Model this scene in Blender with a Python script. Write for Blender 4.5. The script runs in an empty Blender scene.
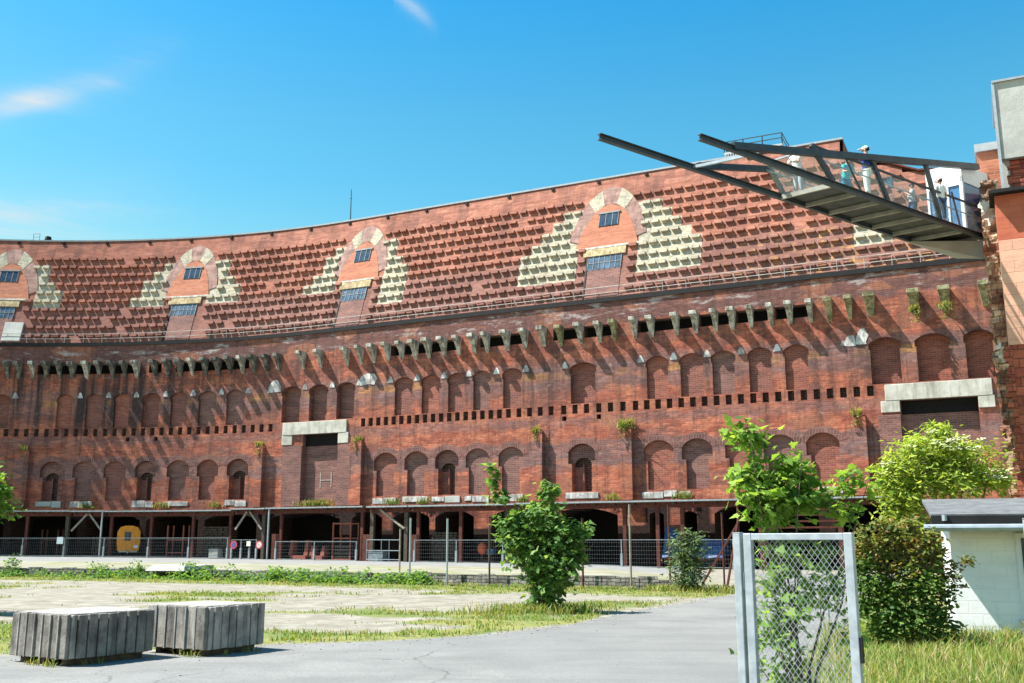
import bpy, math, random
from mathutils import Vector, noise as mnoise
from mathutils.geometry import delaunay_2d_cdt
R = math.radians
rng = random.Random(7)
scene = bpy.context.scene
COL = scene.collection
EYE = 1.9

# ------------------------------------------------------------------ helpers
def tag(o, label=None, cat=None, group=None, kind=None):
    if label: o['label'] = label
    if cat: o['category'] = cat
    if group: o['group'] = group
    if kind: o['kind'] = kind
    return o

def empty(name, loc=(0, 0, 0), rz=0.0):
    o = bpy.data.objects.new(name, None)
    o.location = loc
    o.rotation_euler = (0, 0, rz)
    o.empty_display_size = 0.2
    COL.objects.link(o)
    return o

class MB:
    """collects faces and builds them as ONE mesh object"""
    def __init__(self):
        self.v = []; self.f = []; self.mi = []; self.uv = None
        self.uvs = []
    def face(self, pts, mi=0, uv=None):
        n = len(self.v)
        self.v.extend([tuple(p) for p in pts])
        self.f.append(tuple(range(n, n + len(pts))))
        self.mi.append(mi)
        self.uvs.extend(uv if uv else [(p[0] + p[1], p[2]) for p in pts])
    def hexa(self, p, mi=0, skip=(), uvf=None):
        # p: 8 corners, bottom 0-3, top 4-7
        for k, q in enumerate(((3, 2, 1, 0), (4, 5, 6, 7), (0, 1, 5, 4), (1, 2, 6, 5), (2, 3, 7, 6), (3, 0, 4, 7))):
            if k in skip: continue
            pts = [p[i] for i in q]
            self.face(pts, mi, uvf)
    def box(self, x0, x1, y0, y1, z0, z1, mi=0):
        self.hexa([(x0, y0, z0), (x1, y0, z0), (x1, y1, z0), (x0, y1, z0),
                   (x0, y0, z1), (x1, y0, z1), (x1, y1, z1), (x0, y1, z1)], mi)
    def bar(self, a, b, w, h=None, mi=0, up=(0, 0, 1)):
        h = h or w
        a = Vector(a); b = Vector(b); d = (b - a).normalized(); up = Vector(up)
        if abs(d.dot(up)) > 0.98: up = Vector((0, 1, 0))
        sx = d.cross(up).normalized() * (w / 2); sz = sx.normalized().cross(d).normalized() * (h / 2)
        self.hexa([a - sx - sz, a + sx - sz, b + sx - sz, b - sx - sz,
                   a - sx + sz, a + sx + sz, b + sx + sz, b - sx + sz], mi)
    def ibeam(self, a, b, w, h, t=0.06, mi=0):
        a = Vector(a); b = Vector(b)
        u = Vector((0, 0, h / 2 - t / 2))
        self.bar(a + u, b + u, w, t, mi); self.bar(a - u, b - u, w, t, mi)
        self.bar(a, b, t, h - 2 * t, mi)
    def tube(self, pts, rad, n=6, mi=0, cap=True):
        rings = []
        pts = [Vector(p) for p in pts]
        if not isinstance(rad, (list, tuple)): rad = [rad] * len(pts)
        for i, p in enumerate(pts):
            d = (pts[min(i + 1, len(pts) - 1)] - pts[max(i - 1, 0)]).normalized()
            ref = Vector((1, 0, 0)) if abs(d.z) > 0.9 else Vector((0, 0, 1))
            x = d.cross(ref).normalized(); y = x.cross(d)
            rings.append([p + (x * math.cos(2 * math.pi * k / n) + y * math.sin(2 * math.pi * k / n)) * rad[i] for k in range(n)])
        for i in range(len(rings) - 1):
            for k in range(n):
                self.face([rings[i][k], rings[i][(k + 1) % n], rings[i + 1][(k + 1) % n], rings[i + 1][k]], mi)
        if cap:
            self.face(rings[0][::-1], mi); self.face(rings[-1], mi)
    def ball(self, c, rx, ry=None, rz=None, n=8, m=6, mi=0):
        ry = ry or rx; rz = rz or rx; c = Vector(c)
        P = lambda i, j: c + Vector((rx * math.sin(math.pi * i / m) * math.cos(2 * math.pi * j / n),
                                     ry * math.sin(math.pi * i / m) * math.sin(2 * math.pi * j / n), rz * math.cos(math.pi * i / m)))
        for i in range(m):
            for j in range(n):
                if i == 0: self.face([P(0, 0), P(1, j), P(1, j + 1)], mi)
                elif i == m - 1: self.face([P(i, j), P(m, 0), P(i, j + 1)], mi)
                else: self.face([P(i, j), P(i + 1, j), P(i + 1, j + 1), P(i, j + 1)], mi)
    def build(self, name, mats, parent=None, smooth=False, bevel=0.0, merge=False, loc=None):
        me = bpy.data.meshes.new(name)
        me.from_pydata(self.v, [], self.f)
        if not isinstance(mats, (list, tuple)): mats = [mats]
        for m in mats: me.materials.append(m)
        me.polygons.foreach_set('material_index', self.mi)
        uvl = me.uv_layers.new(name='UVMap')
        flat = [c for u in self.uvs for c in u]
        uvl.data.foreach_set('uv', flat)
        if smooth: me.polygons.foreach_set('use_smooth', [True] * len(self.f))
        me.update()
        o = bpy.data.objects.new(name, me)
        COL.objects.link(o)
        if parent: o.parent = parent
        if loc: o.location = loc
        if merge or bevel:
            w = o.modifiers.new('weld', 'WELD'); w.merge_threshold = 0.0005
        if bevel:
            b = o.modifiers.new('bevel', 'BEVEL'); b.width = bevel; b.segments = 2; b.limit_method = 'ANGLE'
        return o

def copy_tree(o, parent=None):
    c = o.copy(); COL.objects.link(c)
    c.parent = parent
    for ch in o.children: copy_tree(ch, c)
    return c

# ------------------------------------------------------------------ materials
class NT:
    def __init__(self, name):
        self.m = bpy.data.materials.new(name); self.m.use_nodes = True
        self.t = self.m.node_tree; self.b = self.t.nodes['Principled BSDF']
        self.b.inputs['Roughness'].default_value = 0.85
        self.b.inputs['Specular IOR Level'].default_value = 0.25
    def n(self, k, **kw):
        nd = self.t.nodes.new(k)
        for a, b in kw.items(): setattr(nd, a, b)
        return nd
    def L(self, a, b): self.t.links.new(a, b)
    def put(self, sock, v):
        if isinstance(v, (int, float)): sock.default_value = v
        elif isinstance(v, (tuple, list)):
            sock.default_value = (v[0], v[1], v[2], 1) if len(sock.default_value) == 4 else v
        else: self.L(v, sock)
    def math(self, op, a, b=0.0, c=None, clamp=False):
        nd = self.n('ShaderNodeMath', operation=op, use_clamp=clamp)
        self.put(nd.inputs[0], a); self.put(nd.inputs[1], b)
        if c is not None: self.put(nd.inputs[2], c)
        return nd.outputs[0]
    def mix(self, f, a, b, mode='MIX'):
        nd = self.n('ShaderNodeMix', data_type='RGBA', blend_type=mode)
        self.put(nd.inputs[0], f); self.put(nd.inputs[6], a); self.put(nd.inputs[7], b)
        return nd.outputs[2]
    def uv(self):
        return self.n('ShaderNodeTexCoord').outputs['UV']
    def objc(self):
        return self.n('ShaderNodeTexCoord').outputs['Object']
    def pos(self):
        return self.n('ShaderNodeNewGeometry').outputs['Position']
    def scale(self, v, s, loc=(0, 0, 0), rot=(0, 0, 0)):
        nd = self.n('ShaderNodeMapping'); self.L(v, nd.inputs['Vector'])
        nd.inputs['Scale'].default_value = s; nd.inputs['Location'].default_value = loc; nd.inputs['Rotation'].default_value = rot
        return nd.outputs[0]
    def noise(self, v, s=1.0, d=4.0, r=0.55, sc=None, loc=(0, 0, 0)):
        if sc: v = self.scale(v, sc, loc)
        nd = self.n('ShaderNodeTexNoise'); self.L(v, nd.inputs['Vector'])
        nd.inputs['Scale'].default_value = s; nd.inputs['Detail'].default_value = d; nd.inputs['Roughness'].default_value = r
        return nd.outputs[0]
    def step(self, x, a, b):
        nd = self.n('ShaderNodeMapRange', interpolation_type='SMOOTHSTEP')
        self.put(nd.inputs[0], x); self.put(nd.inputs[1], a); self.put(nd.inputs[2], b)
        return nd.outputs[0]
    def band(self, x, a, b, soft):
        u = self.step(x, a - soft, a + soft); d = self.step(x, b - soft, b + soft)
        return self.math('SUBTRACT', u, d, clamp=True)
    def sep(self, v):
        nd = self.n('ShaderNodeSeparateXYZ'); self.L(v, nd.inputs[0]); return nd.outputs
    def bump(self, h, s=0.3, dist=0.05):
        nd = self.n('ShaderNodeBump'); nd.inputs['Strength'].default_value = s; nd.inputs['Distance'].default_value = dist
        self.L(h, nd.inputs['Height']); self.L(nd.outputs[0], self.b.inputs['Normal'])
    def col(self, c): self.put(self.b.inputs['Base Color'], c)

def plain(name, c, rough=0.8, metal=0.0, var=0.25, vs=3.0, bump=0.0, dark=None):
    t = NT(name); p = t.objc()
    nz = t.noise(p, vs, 6, 0.6)
    d = dark or tuple(x * (1 - var) for x in c)
    l = tuple(min(1, x * (1 + var)) for x in c)
    t.col(t.mix(t.step(nz, 0.3, 0.7), d, l))
    t.b.inputs['Roughness'].default_value = rough; t.b.inputs['Metallic'].default_value = metal
    if bump: t.bump(t.noise(p, vs * 8, 4), bump, 0.02)
    return t.m

M = {}
def brick_common(t, uv, bw=0.62, bh=0.155):
    """mortar grid + per-brick value + fine noise; returns (value, mortar)"""
    br = t.n('ShaderNodeTexBrick'); t.L(uv, br.inputs['Vector'])
    br.inputs['Color1'].default_value = (0.25, 0.25, 0.25, 1); br.inputs['Color2'].default_value = (0.85, 0.85, 0.85, 1)
    br.inputs['Mortar'].default_value = (0.5, 0.5, 0.5, 1)
    br.inputs['Scale'].default_value = 1.0; br.inputs['Brick Width'].default_value = bw; br.inputs['Row Height'].default_value = bh
    br.inputs['Mortar Size'].default_value = 0.016; br.inputs['Mortar Smooth'].default_value = 0.4; br.inputs['Bias'].default_value = 0.0
    return br.outputs['Color'], br.outputs['Fac']

def mat_wall():
    t = NT('facade_brick'); uv = t.uv(); x, z, _ = t.sep(uv)
    red, org, pur = (0.27, 0.07, 0.042), (0.46, 0.156, 0.09), (0.19, 0.112, 0.108)
    bv, bf = brick_common(t, uv)
    big = t.noise(uv, 0.16, 5, 0.6)
    hs = t.noise(uv, 1.0, 6, 0.7, sc=(0.4, 1.1, 1))           # courses laid from different batches
    fine = t.noise(uv, 3.2, 5, 0.7)
    c = t.mix(t.step(hs, 0.38, 0.66), red, org)
    # purple grey clinker bands at the two niche rows and in the attic
    wob = t.math('MULTIPLY', t.math('SUBTRACT', t.noise(uv, 0.6, 3), 0.5), 1.6)
    zz = t.math('ADD', z, wob)
    p1 = t.band(zz, 8.2, 10.3, 0.25)
    p2 = t.band(zz, 14.7, 17.2, 0.5)
    p3 = t.band(zz, 20.35, 22.6, 0.12)
    p4 = t.band(zz, 11.7, 12.5, 0.2)
    pm = t.math('MAXIMUM', t.math('MAXIMUM', p1, t.math('MULTIPLY', p2, 0.95)), t.math('MAXIMUM', p3, t.math('MULTIPLY', p4, 0.6)))
    pn = t.step(t.noise(uv, 1.0, 5, 0.7, sc=(0.35, 1.6, 1), loc=(9, 3, 0)), 0.3, 0.62)
    pm = t.math('MULTIPLY', pm, t.math('ADD', t.math('MULTIPLY', pn, 0.45), 0.55))
    extra = t.math('MULTIPLY', t.step(t.noise(uv, 0.25, 4, 0.6, sc=(0.7, 2.0, 1), loc=(20, 5, 0)), 0.55, 0.72), 0.55)
    pm = t.math('MAXIMUM', pm, extra)
    c = t.mix(pm, c, pur)
    c = t.mix(t.math('MULTIPLY', p3, t.math('ADD', 0.55, t.math('MULTIPLY', pn, 0.3))), c, (0.12, 0.046, 0.039))
    # yellow sandstone-coloured course
    yb = t.band(z, 15.75, 16.35, 0.06)
    ys = t.step(t.noise(uv, 1.0, 2, 0.5, sc=(0.16, 0.0, 1), loc=(3.3, 0, 0)), 0.47, 0.53)
    c = t.mix(t.math('MULTIPLY', t.math('MULTIPLY', yb, ys), t.step(fine, 0.3, 0.6)), c, (0.42, 0.2, 0.06))
    # per brick variation
    c = t.mix(0.5, c, bv, 'OVERLAY')
    c = t.mix(t.math('MULTIPLY', bf, 0.35), c, (0.22, 0.15, 0.12))
    vo = t.n('ShaderNodeTexVoronoi', feature='F1'); vo.inputs['Scale'].default_value = 1.0; t.L(t.scale(uv, (0.42, 1.15, 1)), vo.inputs['Vector'])
    wnp = t.sep(vo.outputs['Color'])
    c = t.mix(t.math('MULTIPLY', t.step(wnp[0], 0.62, 0.66), 0.45), c, (0.15, 0.075, 0.07))
    c = t.mix(t.math('MULTIPLY', t.step(wnp[1], 0.82, 0.86), 0.4), c, (0.44, 0.17, 0.09))
    run = t.noise(uv, 1.0, 5, 0.7, sc=(1.25, 0.09, 1), loc=(8, 0, 0))
    c = t.mix(t.math('MULTIPLY', t.math('MULTIPLY', t.step(run, 0.46, 0.64), t.step(fine, 0.25, 0.6)), 0.68), c, (0.06, 0.034, 0.03))
    # vertical streaks of soot below the brackets, heavy at the left end of the wall
    st = t.noise(uv, 1.0, 3, 0.6, sc=(0.85, 0.05, 1), loc=(1.7, 0, 0))
    left = t.math('SUBTRACT', 1.0, t.step(x, -45.0, -24.0))
    stz = t.math('MULTIPLY', t.band(z, 13.2, 20.3, 1.2), t.math('ADD', t.math('MULTIPLY', left, 0.6), 0.38))
    sm = t.math('MULTIPLY', t.step(st, 0.42, 0.6), stz)
    sm = t.math('MULTIPLY', sm, t.math('ADD', 0.55, t.math('MULTIPLY', fine, 0.8)), clamp=True)
    c = t.mix(sm, c, (0.028, 0.024, 0.025))
    # pale lime bloom in the attic and round the brackets
    ef = t.noise(uv, 1.0, 7, 0.72, sc=(0.35, 1.3, 1), loc=(4, 11, 0))
    efm = t.math('MULTIPLY', t.step(ef, 0.52, 0.63), t.band(z, 20.6, 22.2, 0.3))
    ef2 = t.math('MULTIPLY', t.step(t.noise(uv, 1.0, 7, 0.72, sc=(1.1, 0.8, 1), loc=(7, 2, 0)), 0.6, 0.74), t.band(z, 16.4, 20.4, 0.4))
    ef3 = t.math('MULTIPLY', t.step(t.noise(uv, 0.9, 7, 0.72, loc=(2, 31, 0), sc=(1, 1, 1)), 0.6, 0.74), 0.5)
    c = t.mix(t.math('MULTIPLY', t.math('MAXIMUM', t.math('MAXIMUM', efm, ef2), ef3), 0.75), c, (0.46, 0.41, 0.40))
    # general dirt
    c = t.mix(t.math('MULTIPLY', t.step(big, 0.45, 0.75), 0.3), c, (0.11, 0.055, 0.046))
    canopy_shade = t.math('SUBTRACT', 1.0, t.step(z, 4.6, 5.1))  # shade under the canopies painted into the brick, sunlit patches left clear
    canopy_shade = t.math('MULTIPLY', canopy_shade, t.math('SUBTRACT', 0.97, t.math('MULTIPLY', t.math('MULTIPLY', t.math('MULTIPLY', t.step(x, -14.0, -12.0), t.step(t.math('ADD', z, t.math('MULTIPLY', x, -0.012)), 3.1, 3.25)), t.step(t.noise(uv, 1.0, 1, 0.5, sc=(0.33, 0.02, 1), loc=(2.2, 0, 0)), 0.44, 0.5)), 0.8)))
    c = t.mix(canopy_shade, c, (0.008, 0.006, 0.006))
    c = t.mix(t.math('MULTIPLY', t.step(fine, 0.4, 0.8), 0.5), c, (0.08, 0.036, 0.03))
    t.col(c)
    t.bump(t.math('ADD', t.math('MULTIPLY', bf, -0.5), fine), 0.5, 0.06)
    t.b.inputs['Roughness'].default_value = 0.92
    return t.m

def mat_slope(white=False):
    t = NT('tier_limestone' if white else 'tier_brick'); uv = t.uv(); x, z, _ = t.sep(uv)
    bv, bf = brick_common(t, uv, 0.5, 0.16)
    fine = t.noise(uv, 3.5, 5, 0.7)
    hs = t.noise(uv, 1.0, 5, 0.65, sc=(0.25, 1.8, 1))
    if white:
        c = t.mix(t.step(fine, 0.35, 0.7), (0.27, 0.25, 0.195), (0.47, 0.44, 0.345))
        c = t.mix(t.math('MULTIPLY', t.step(hs, 0.5, 0.7), 0.5), c, (0.52, 0.42, 0.22))
    else:
        c = t.mix(t.step(hs, 0.35, 0.68), (0.25, 0.094, 0.063), (0.37, 0.163, 0.114))
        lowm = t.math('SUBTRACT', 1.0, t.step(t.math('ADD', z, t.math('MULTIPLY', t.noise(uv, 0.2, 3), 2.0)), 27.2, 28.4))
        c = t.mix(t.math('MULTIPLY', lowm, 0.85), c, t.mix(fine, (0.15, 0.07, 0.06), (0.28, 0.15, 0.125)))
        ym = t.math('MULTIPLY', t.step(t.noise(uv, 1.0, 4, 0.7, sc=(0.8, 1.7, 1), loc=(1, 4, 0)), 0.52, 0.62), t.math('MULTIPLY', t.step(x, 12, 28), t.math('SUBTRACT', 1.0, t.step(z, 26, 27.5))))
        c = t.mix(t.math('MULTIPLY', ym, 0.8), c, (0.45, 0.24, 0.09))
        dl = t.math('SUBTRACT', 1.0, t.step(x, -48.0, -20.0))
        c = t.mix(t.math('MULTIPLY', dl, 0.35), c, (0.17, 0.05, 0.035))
        bloom = t.step(t.noise(uv, 1.0, 6, 0.7, sc=(0.4, 1.6, 1), loc=(3, 8, 0)), 0.6, 0.75)
        c = t.mix(t.math('MULTIPLY', bloom, 0.4), c, (0.48, 0.36, 0.30))
    fl = lambda v, k: t.math('FLOOR', t.math('DIVIDE', v, k))
    cmb = t.n('ShaderNodeCombineXYZ'); t.L(fl(t.math('ADD', x, 76.0), 0.94), cmb.inputs[0]); t.L(fl(t.math('SUBTRACT', z, 22.42), 1.03), cmb.inputs[1])
    wn = t.n('ShaderNodeTexWhiteNoise'); t.L(cmb.outputs[0], wn.inputs['Vector'])
    c = t.mix(t.math('MULTIPLY', t.step(wn.outputs['Value'], 0.3, 1.0), 0.5), c, (0.13, 0.055, 0.045) if not white else (0.30, 0.26, 0.19))
    big = t.noise(uv, 0.22, 5, 0.65); c = t.mix(t.math('MULTIPLY', t.step(big, 0.45, 0.7), 0.4), c, (0.15, 0.06, 0.045) if not white else (0.26, 0.23, 0.18))
    stv = t.noise(uv, 1.0, 4, 0.65, sc=(1.1, 0.1, 1), loc=(4, 0, 0)); c = t.mix(t.math('MULTIPLY', t.step(stv, 0.5, 0.7), 0.45), c, (0.08, 0.04, 0.035))
    c = t.mix(0.35, c, bv, 'OVERLAY')
    c = t.mix(t.math('MULTIPLY', t.step(fine, 0.45, 0.8), 0.4), c, (0.10, 0.05, 0.04) if not white else (0.2, 0.18, 0.15))
    t.col(c); t.bump(fine, 0.5, 0.05); t.b.inputs['Roughness'].default_value = 0.92
    return t.m

def mat_brick(name, c1, c2, bw=0.5, bh=0.16, mortar=(0.3, 0.22, 0.18), bumpv=0.4, amount=0.4):
    t = NT(name); uv = t.uv()
    bv, bf = brick_common(t, uv, bw, bh)
    fine = t.noise(uv, 3.0, 6, 0.7); hs = t.noise(uv, 1.0, 5, 0.6, sc=(0.5, 1.6, 1))
    c = t.mix(t.step(hs, 0.35, 0.65), c1, c2)
    c = t.mix(amount, c, bv, 'OVERLAY')
    c = t.mix(t.math('MULTIPLY', bf, 0.6), c, mortar)
    c = t.mix(t.math('MULTIPLY', t.step(fine, 0.5, 0.85), 0.4), c, tuple(v * 0.4 for v in c1))
    t.col(c); t.bump(t.math('ADD', t.math('MULTIPLY', bf, -1.0), fine), bumpv, 0.05)
    return t.m

def mat_stone(name, c1, c2, dirt, amt=0.6, s=1.2):
    t = NT(name); p = t.pos()
    a = t.noise(p, s, 7, 0.7); b = t.noise(p, 1.0, 5, 0.65, sc=(s * 2.2, s * 2.2, s * 0.35))
    c = t.mix(t.step(a, 0.35, 0.65), c1, c2)
    c = t.mix(t.math('MULTIPLY', t.step(b, 0.45, 0.7), amt), c, dirt)
    t.col(c); t.bump(t.noise(p, s * 9, 5, 0.7), 0.4, 0.03)
    return t.m

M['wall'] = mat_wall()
M['tier'] = mat_slope(); M['tier_white'] = mat_slope(True)
M['infill'] = mat_brick('infill_brick', (0.15, 0.052, 0.045), (0.215, 0.075, 0.055), 0.5, 0.155)
M['infill_b'] = mat_brick('infill_brick_warm', (0.19, 0.055, 0.04), (0.27, 0.085, 0.055), 0.5, 0.155)
M['infill_c'] = mat_brick('infill_brick_grey', (0.13, 0.06, 0.054), (0.20, 0.095, 0.08), 0.6, 0.17)
M['infill_purple'] = mat_brick('clinker_brick', (0.12, 0.055, 0.052), (0.2, 0.09, 0.075), 0.5, 0.155)
M['panel'] = mat_brick('gable_brick', (0.31, 0.10, 0.056), (0.40, 0.145, 0.08), 0.5, 0.16, amount=0.25)
M['ring'] = mat_brick('arch_brick', (0.12, 0.052, 0.047), (0.19, 0.085, 0.072), 0.22, 0.55)
M['ring_pale'] = mat_brick('arch_brick_pale', (0.19, 0.105, 0.09), (0.30, 0.18, 0.155), 0.3, 0.6)
M['shade_brick'] = mat_brick('shade_toned_brick', (0.03, 0.018, 0.016), (0.05, 0.028, 0.024), 0.5, 0.16)  # brick toned down to paint in the shade of deep openings
M['corbel'] = mat_stone('bracket_stone', (0.20, 0.19, 0.15), (0.52, 0.50, 0.44), (0.035, 0.035, 0.028), 0.85, 1.6)
M['corbel_dark'] = mat_stone('sooty_bracket_stone', (0.05, 0.052, 0.045), (0.22, 0.21, 0.18), (0.02, 0.02, 0.018), 0.85, 1.6)
M['moss_corbel'] = mat_stone('mossy_bracket_stone', (0.11, 0.11, 0.05), (0.36, 0.33, 0.2), (0.05, 0.045, 0.02), 0.7, 1.8)
M['lintel'] = mat_stone('pale_lintel_stone', (0.36, 0.345, 0.295), (0.52, 0.50, 0.45), (0.15, 0.14, 0.1), 0.55, 0.9)
M['sill'] = mat_stone('whitewashed_sill', (0.26, 0.25, 0.24), (0.62, 0.61, 0.59), (0.13, 0.09, 0.075), 0.75, 1.5)
M['yellow_stone'] = mat_stone('yellow_stone', (0.27, 0.2, 0.11), (0.45, 0.37, 0.22), (0.13, 0.08, 0.05), 0.75, 2.0)
M['dark'] = plain('dark_recess', (0.008, 0.007, 0.007), 0.9)  # near-black stands in for shade at the back of openings
M['gutter'] = plain('black_gutter', (0.012, 0.012, 0.013), 0.7)
M['cap'] = plain('pale_sheet_metal', (0.38, 0.4, 0.42), 0.4, 0.3, 0.1)
M['galv'] = plain('galvanised_steel', (0.32, 0.36, 0.395), 0.42, 0.35, 0.14, 5.0)
M['wire'] = plain('dull_wire', (0.16, 0.17, 0.18), 0.6, 0.2)
t = NT('aged_galvanised'); p = t.pos(); a_ = t.noise(p, 6.0, 6, 0.65); b_ = t.noise(p, 2.2, 6, 0.75, loc=(3, 3, 3), sc=(1, 1, 0.5))
c = t.mix(t.step(a_, 0.3, 0.7), (0.25, 0.285, 0.315), (0.38, 0.42, 0.455)); c = t.mix(t.math('MULTIPLY', t.step(b_, 0.6, 0.72), 0.6), c, (0.16, 0.11, 0.075)); t.col(c)
t.b.inputs['Roughness'].default_value = 0.5; t.b.inputs['Metallic'].default_value = 0.3; M['galv_old'] = t.m
M['mesh'] = plain('mesh_wire', (0.27, 0.29, 0.31), 0.5, 0.3)
M['wiregrey'] = plain('dull_galvanised', (0.27, 0.30, 0.32), 0.5, 0.3, 0.2, 5.0)
M['rail'] = plain('rail_paint', (0.48, 0.45, 0.42), 0.5, 0.2)
M['rust'] = plain('rust_red_steel', (0.085, 0.026, 0.019), 0.75, 0.0, 0.35, 4.0)
M['redpaint'] = plain('red_oxide_paint', (0.24, 0.07, 0.05), 0.6, 0.0, 0.25, 4.0)
M['oldwood'] = plain('weathered_timber', (0.075, 0.058, 0.045), 0.9, 0.0, 0.35, 6.0)
M['palewood'] = plain('grey_timber', (0.26, 0.22, 0.18), 0.9, 0.0, 0.3, 6.0)
M['roofing'] = plain('canopy_sheet', (0.085, 0.075, 0.07), 0.8)
M['steel'] = plain('dark_painted_steel', (0.055, 0.062, 0.07), 0.42, 0.3, 0.2, 2.0)
M['steel2'] = plain('warm_grey_steel', (0.32, 0.305, 0.26), 0.5, 0.2, 0.2, 2.0)
M['soffit'] = plain('soffit_grid', (0.05, 0.05, 0.049), 0.45, 0.3, 0.4, 3.0)
M['concrete_grey'] = plain('soffit_concrete', (0.34, 0.34, 0.32), 0.8, 0.0, 0.12, 1.0)
M['white_paint'] = plain('white_paint', (0.62, 0.65, 0.68), 0.5, 0.0, 0.06)
M['concrete'] = mat_stone('grey_concrete', (0.33, 0.33, 0.31), (0.46, 0.46, 0.43), (0.22, 0.22, 0.2), 0.35, 0.5)

def glass(name, c, alpha, rough=0.04):
    t = NT(name); t.col(c); t.b.inputs['Roughness'].default_value = rough
    t.b.inputs['Specular IOR Level'].default_value = 0.7
    t.b.inputs['Alpha'].default_value = alpha
    return t.m
M['glass'] = glass('balustrade_glass', (0.5, 0.62, 0.6), 0.26)
M['doorglass'] = glass('blue_door_glass', (0.05, 0.16, 0.34), 0.9)
M['pane'] = plain('window_glass', (0.03, 0.05, 0.08), 0.12, 0.0, 0.3, 2.0)
M['pane_blue'] = plain('blue_window_glass', (0.07, 0.11, 0.16), 0.15, 0.0, 0.5, 1.2)
M['frame'] = plain('window_bars', (0.13, 0.135, 0.14), 0.6)

def leafmat(name, c, trans=0.45, tc=None):
    t = NT(name)
    p = t.pos()
    nz = t.noise(p, 2.5, 3)
    cc = t.mix(t.step(nz, 0.3, 0.7), tuple(v * 0.78 for v in c), tuple(min(1, v * 1.2) for v in c))
    t.col(cc); t.b.inputs['Roughness'].default_value = 0.6; t.b.inputs['Specular IOR Level'].default_value = 0.18
    tr = t.n('ShaderNodeBsdfTranslucent'); t.put(tr.inputs[0], tc or (c[0] * 1.6, c[1] * 1.5, c[2] * 0.7))
    mx = t.n('ShaderNodeMixShader'); mx.inputs[0].default_value = trans
    out = t.t.nodes['Material Output']
    t.L(t.b.outputs[0], mx.inputs[1]); t.L(tr.outputs[0], mx.inputs[2]); t.L(mx.outputs[0], out.inputs[0])
    return t.m
M['maple'] = [leafmat('maple_leaf_%s' % n, c) for n, c in (('mid', (0.10, 0.20, 0.035)), ('light', (0.17, 0.28, 0.05)), ('deep', (0.055, 0.13, 0.025)))]
M['sapling'] = [leafmat('sapling_leaf_%s' % n, c, 0.5) for n, c in (('mid', (0.15, 0.26, 0.045)), ('light', (0.24, 0.36, 0.07)), ('deep', (0.07, 0.15, 0.03)))]
M['bushy'] = [leafmat('bush_leaf_%s' % n, c) for n, c in (('mid', (0.11, 0.21, 0.055)), ('light', (0.2, 0.31, 0.09)), ('deep', (0.06, 0.13, 0.035)))]
M['greyleaf'] = [leafmat('grey_leaf_%s' % n, c, 0.3) for n, c in (('mid', (0.09, 0.14, 0.06)), ('light', (0.16, 0.22, 0.11)), ('deep', (0.05, 0.085, 0.035)))]
M['elder'] = [leafmat('elder_leaf_%s' % n, c) for n, c in (('mid', (0.26, 0.34, 0.055)), ('light', (0.36, 0.43, 0.08)), ('deep', (0.14, 0.22, 0.035)))]
M['redshrub'] = [leafmat('shrub_leaf_%s' % n, c, 0.35) for n, c in (('olive', (0.16, 0.19, 0.045)), ('bronze', (0.24, 0.15, 0.055)), ('deep', (0.08, 0.12, 0.03)))]
M['shrubgreen'] = [leafmat('shrub_green_%s' % n, c, 0.4) for n, c in (('mid', (0.10, 0.18, 0.04)), ('light', (0.17, 0.25, 0.06)), ('deep', (0.05, 0.10, 0.025)))]
M['flower'] = plain('cream_flower', (0.6, 0.6, 0.4), 0.8, 0, 0.08)
M['bark'] = plain('bark', (0.12, 0.095, 0.07), 0.9, 0, 0.3, 8.0)
M['blade'] = [leafmat('grass_%s' % n, c, 0.35) for n, c in (('green', (0.12, 0.2, 0.035)), ('yellow', (0.23, 0.24, 0.06)), ('dry', (0.34, 0.29, 0.14)))]

# ------------------------------------------------------------------ plan of the curved facade
TH = R(26); SA = -20.0; RAD = 70.0
def plan(s):
    """point and courtyard-facing normal of the facade line at arc length s"""
    if s >= SA:
        return (s * math.cos(TH), 87.0 - s * math.sin(TH)), -TH
    px, py = SA * math.cos(TH), 87.0 - SA * math.sin(TH)
    a = -TH + (SA - s) / RAD
    cx, cy = px + RAD * -math.sin(TH), py + RAD * -math.cos(TH)
    return (cx - RAD * math.sin(a), cy + RAD * math.cos(a)), a
def P(s, off, z):
    (x, y), a = plan(s)
    return (x + off * math.sin(a), y - off * math.cos(a), z)
def base_z(s):
    x = plan(s)[0][0]
    return max(0.03, 0.2 - 0.009 * x) if s < 10 else max(0.02, 0.1 - 0.02 * (s - 10))
SET = 4.0 / 12.3
NC, NS = math.cos(math.atan(SET)), math.sin(math.atan(SET))
def U(s, z, o=0.0):
    """point on the raked upper wall: height z, raised o along its normal"""
    return P(s, -(z - 22.4) * SET + o * NC, z + o * NS)

S0, S1 = -76.0, 41.5

# ------------------------------------------------------------------ the building
hall = empty('brick_building', P(-10, 0, 0))
tag(hall, 'vast curved roofless-looking red brick building with niches, stone brackets and a raked toothed upper wall', 'building')
BASE = Vector(hall.location)
def part(mb, name, mats, parent=None, **kw):
    o = mb.build(name, mats, None, **kw)
    par = parent or hall
    o.parent = par
    root = Vector(par.matrix_basis.translation) if par is hall else None
    o.location = -BASE if par is hall else (0, 0, 0)
    return o

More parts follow.
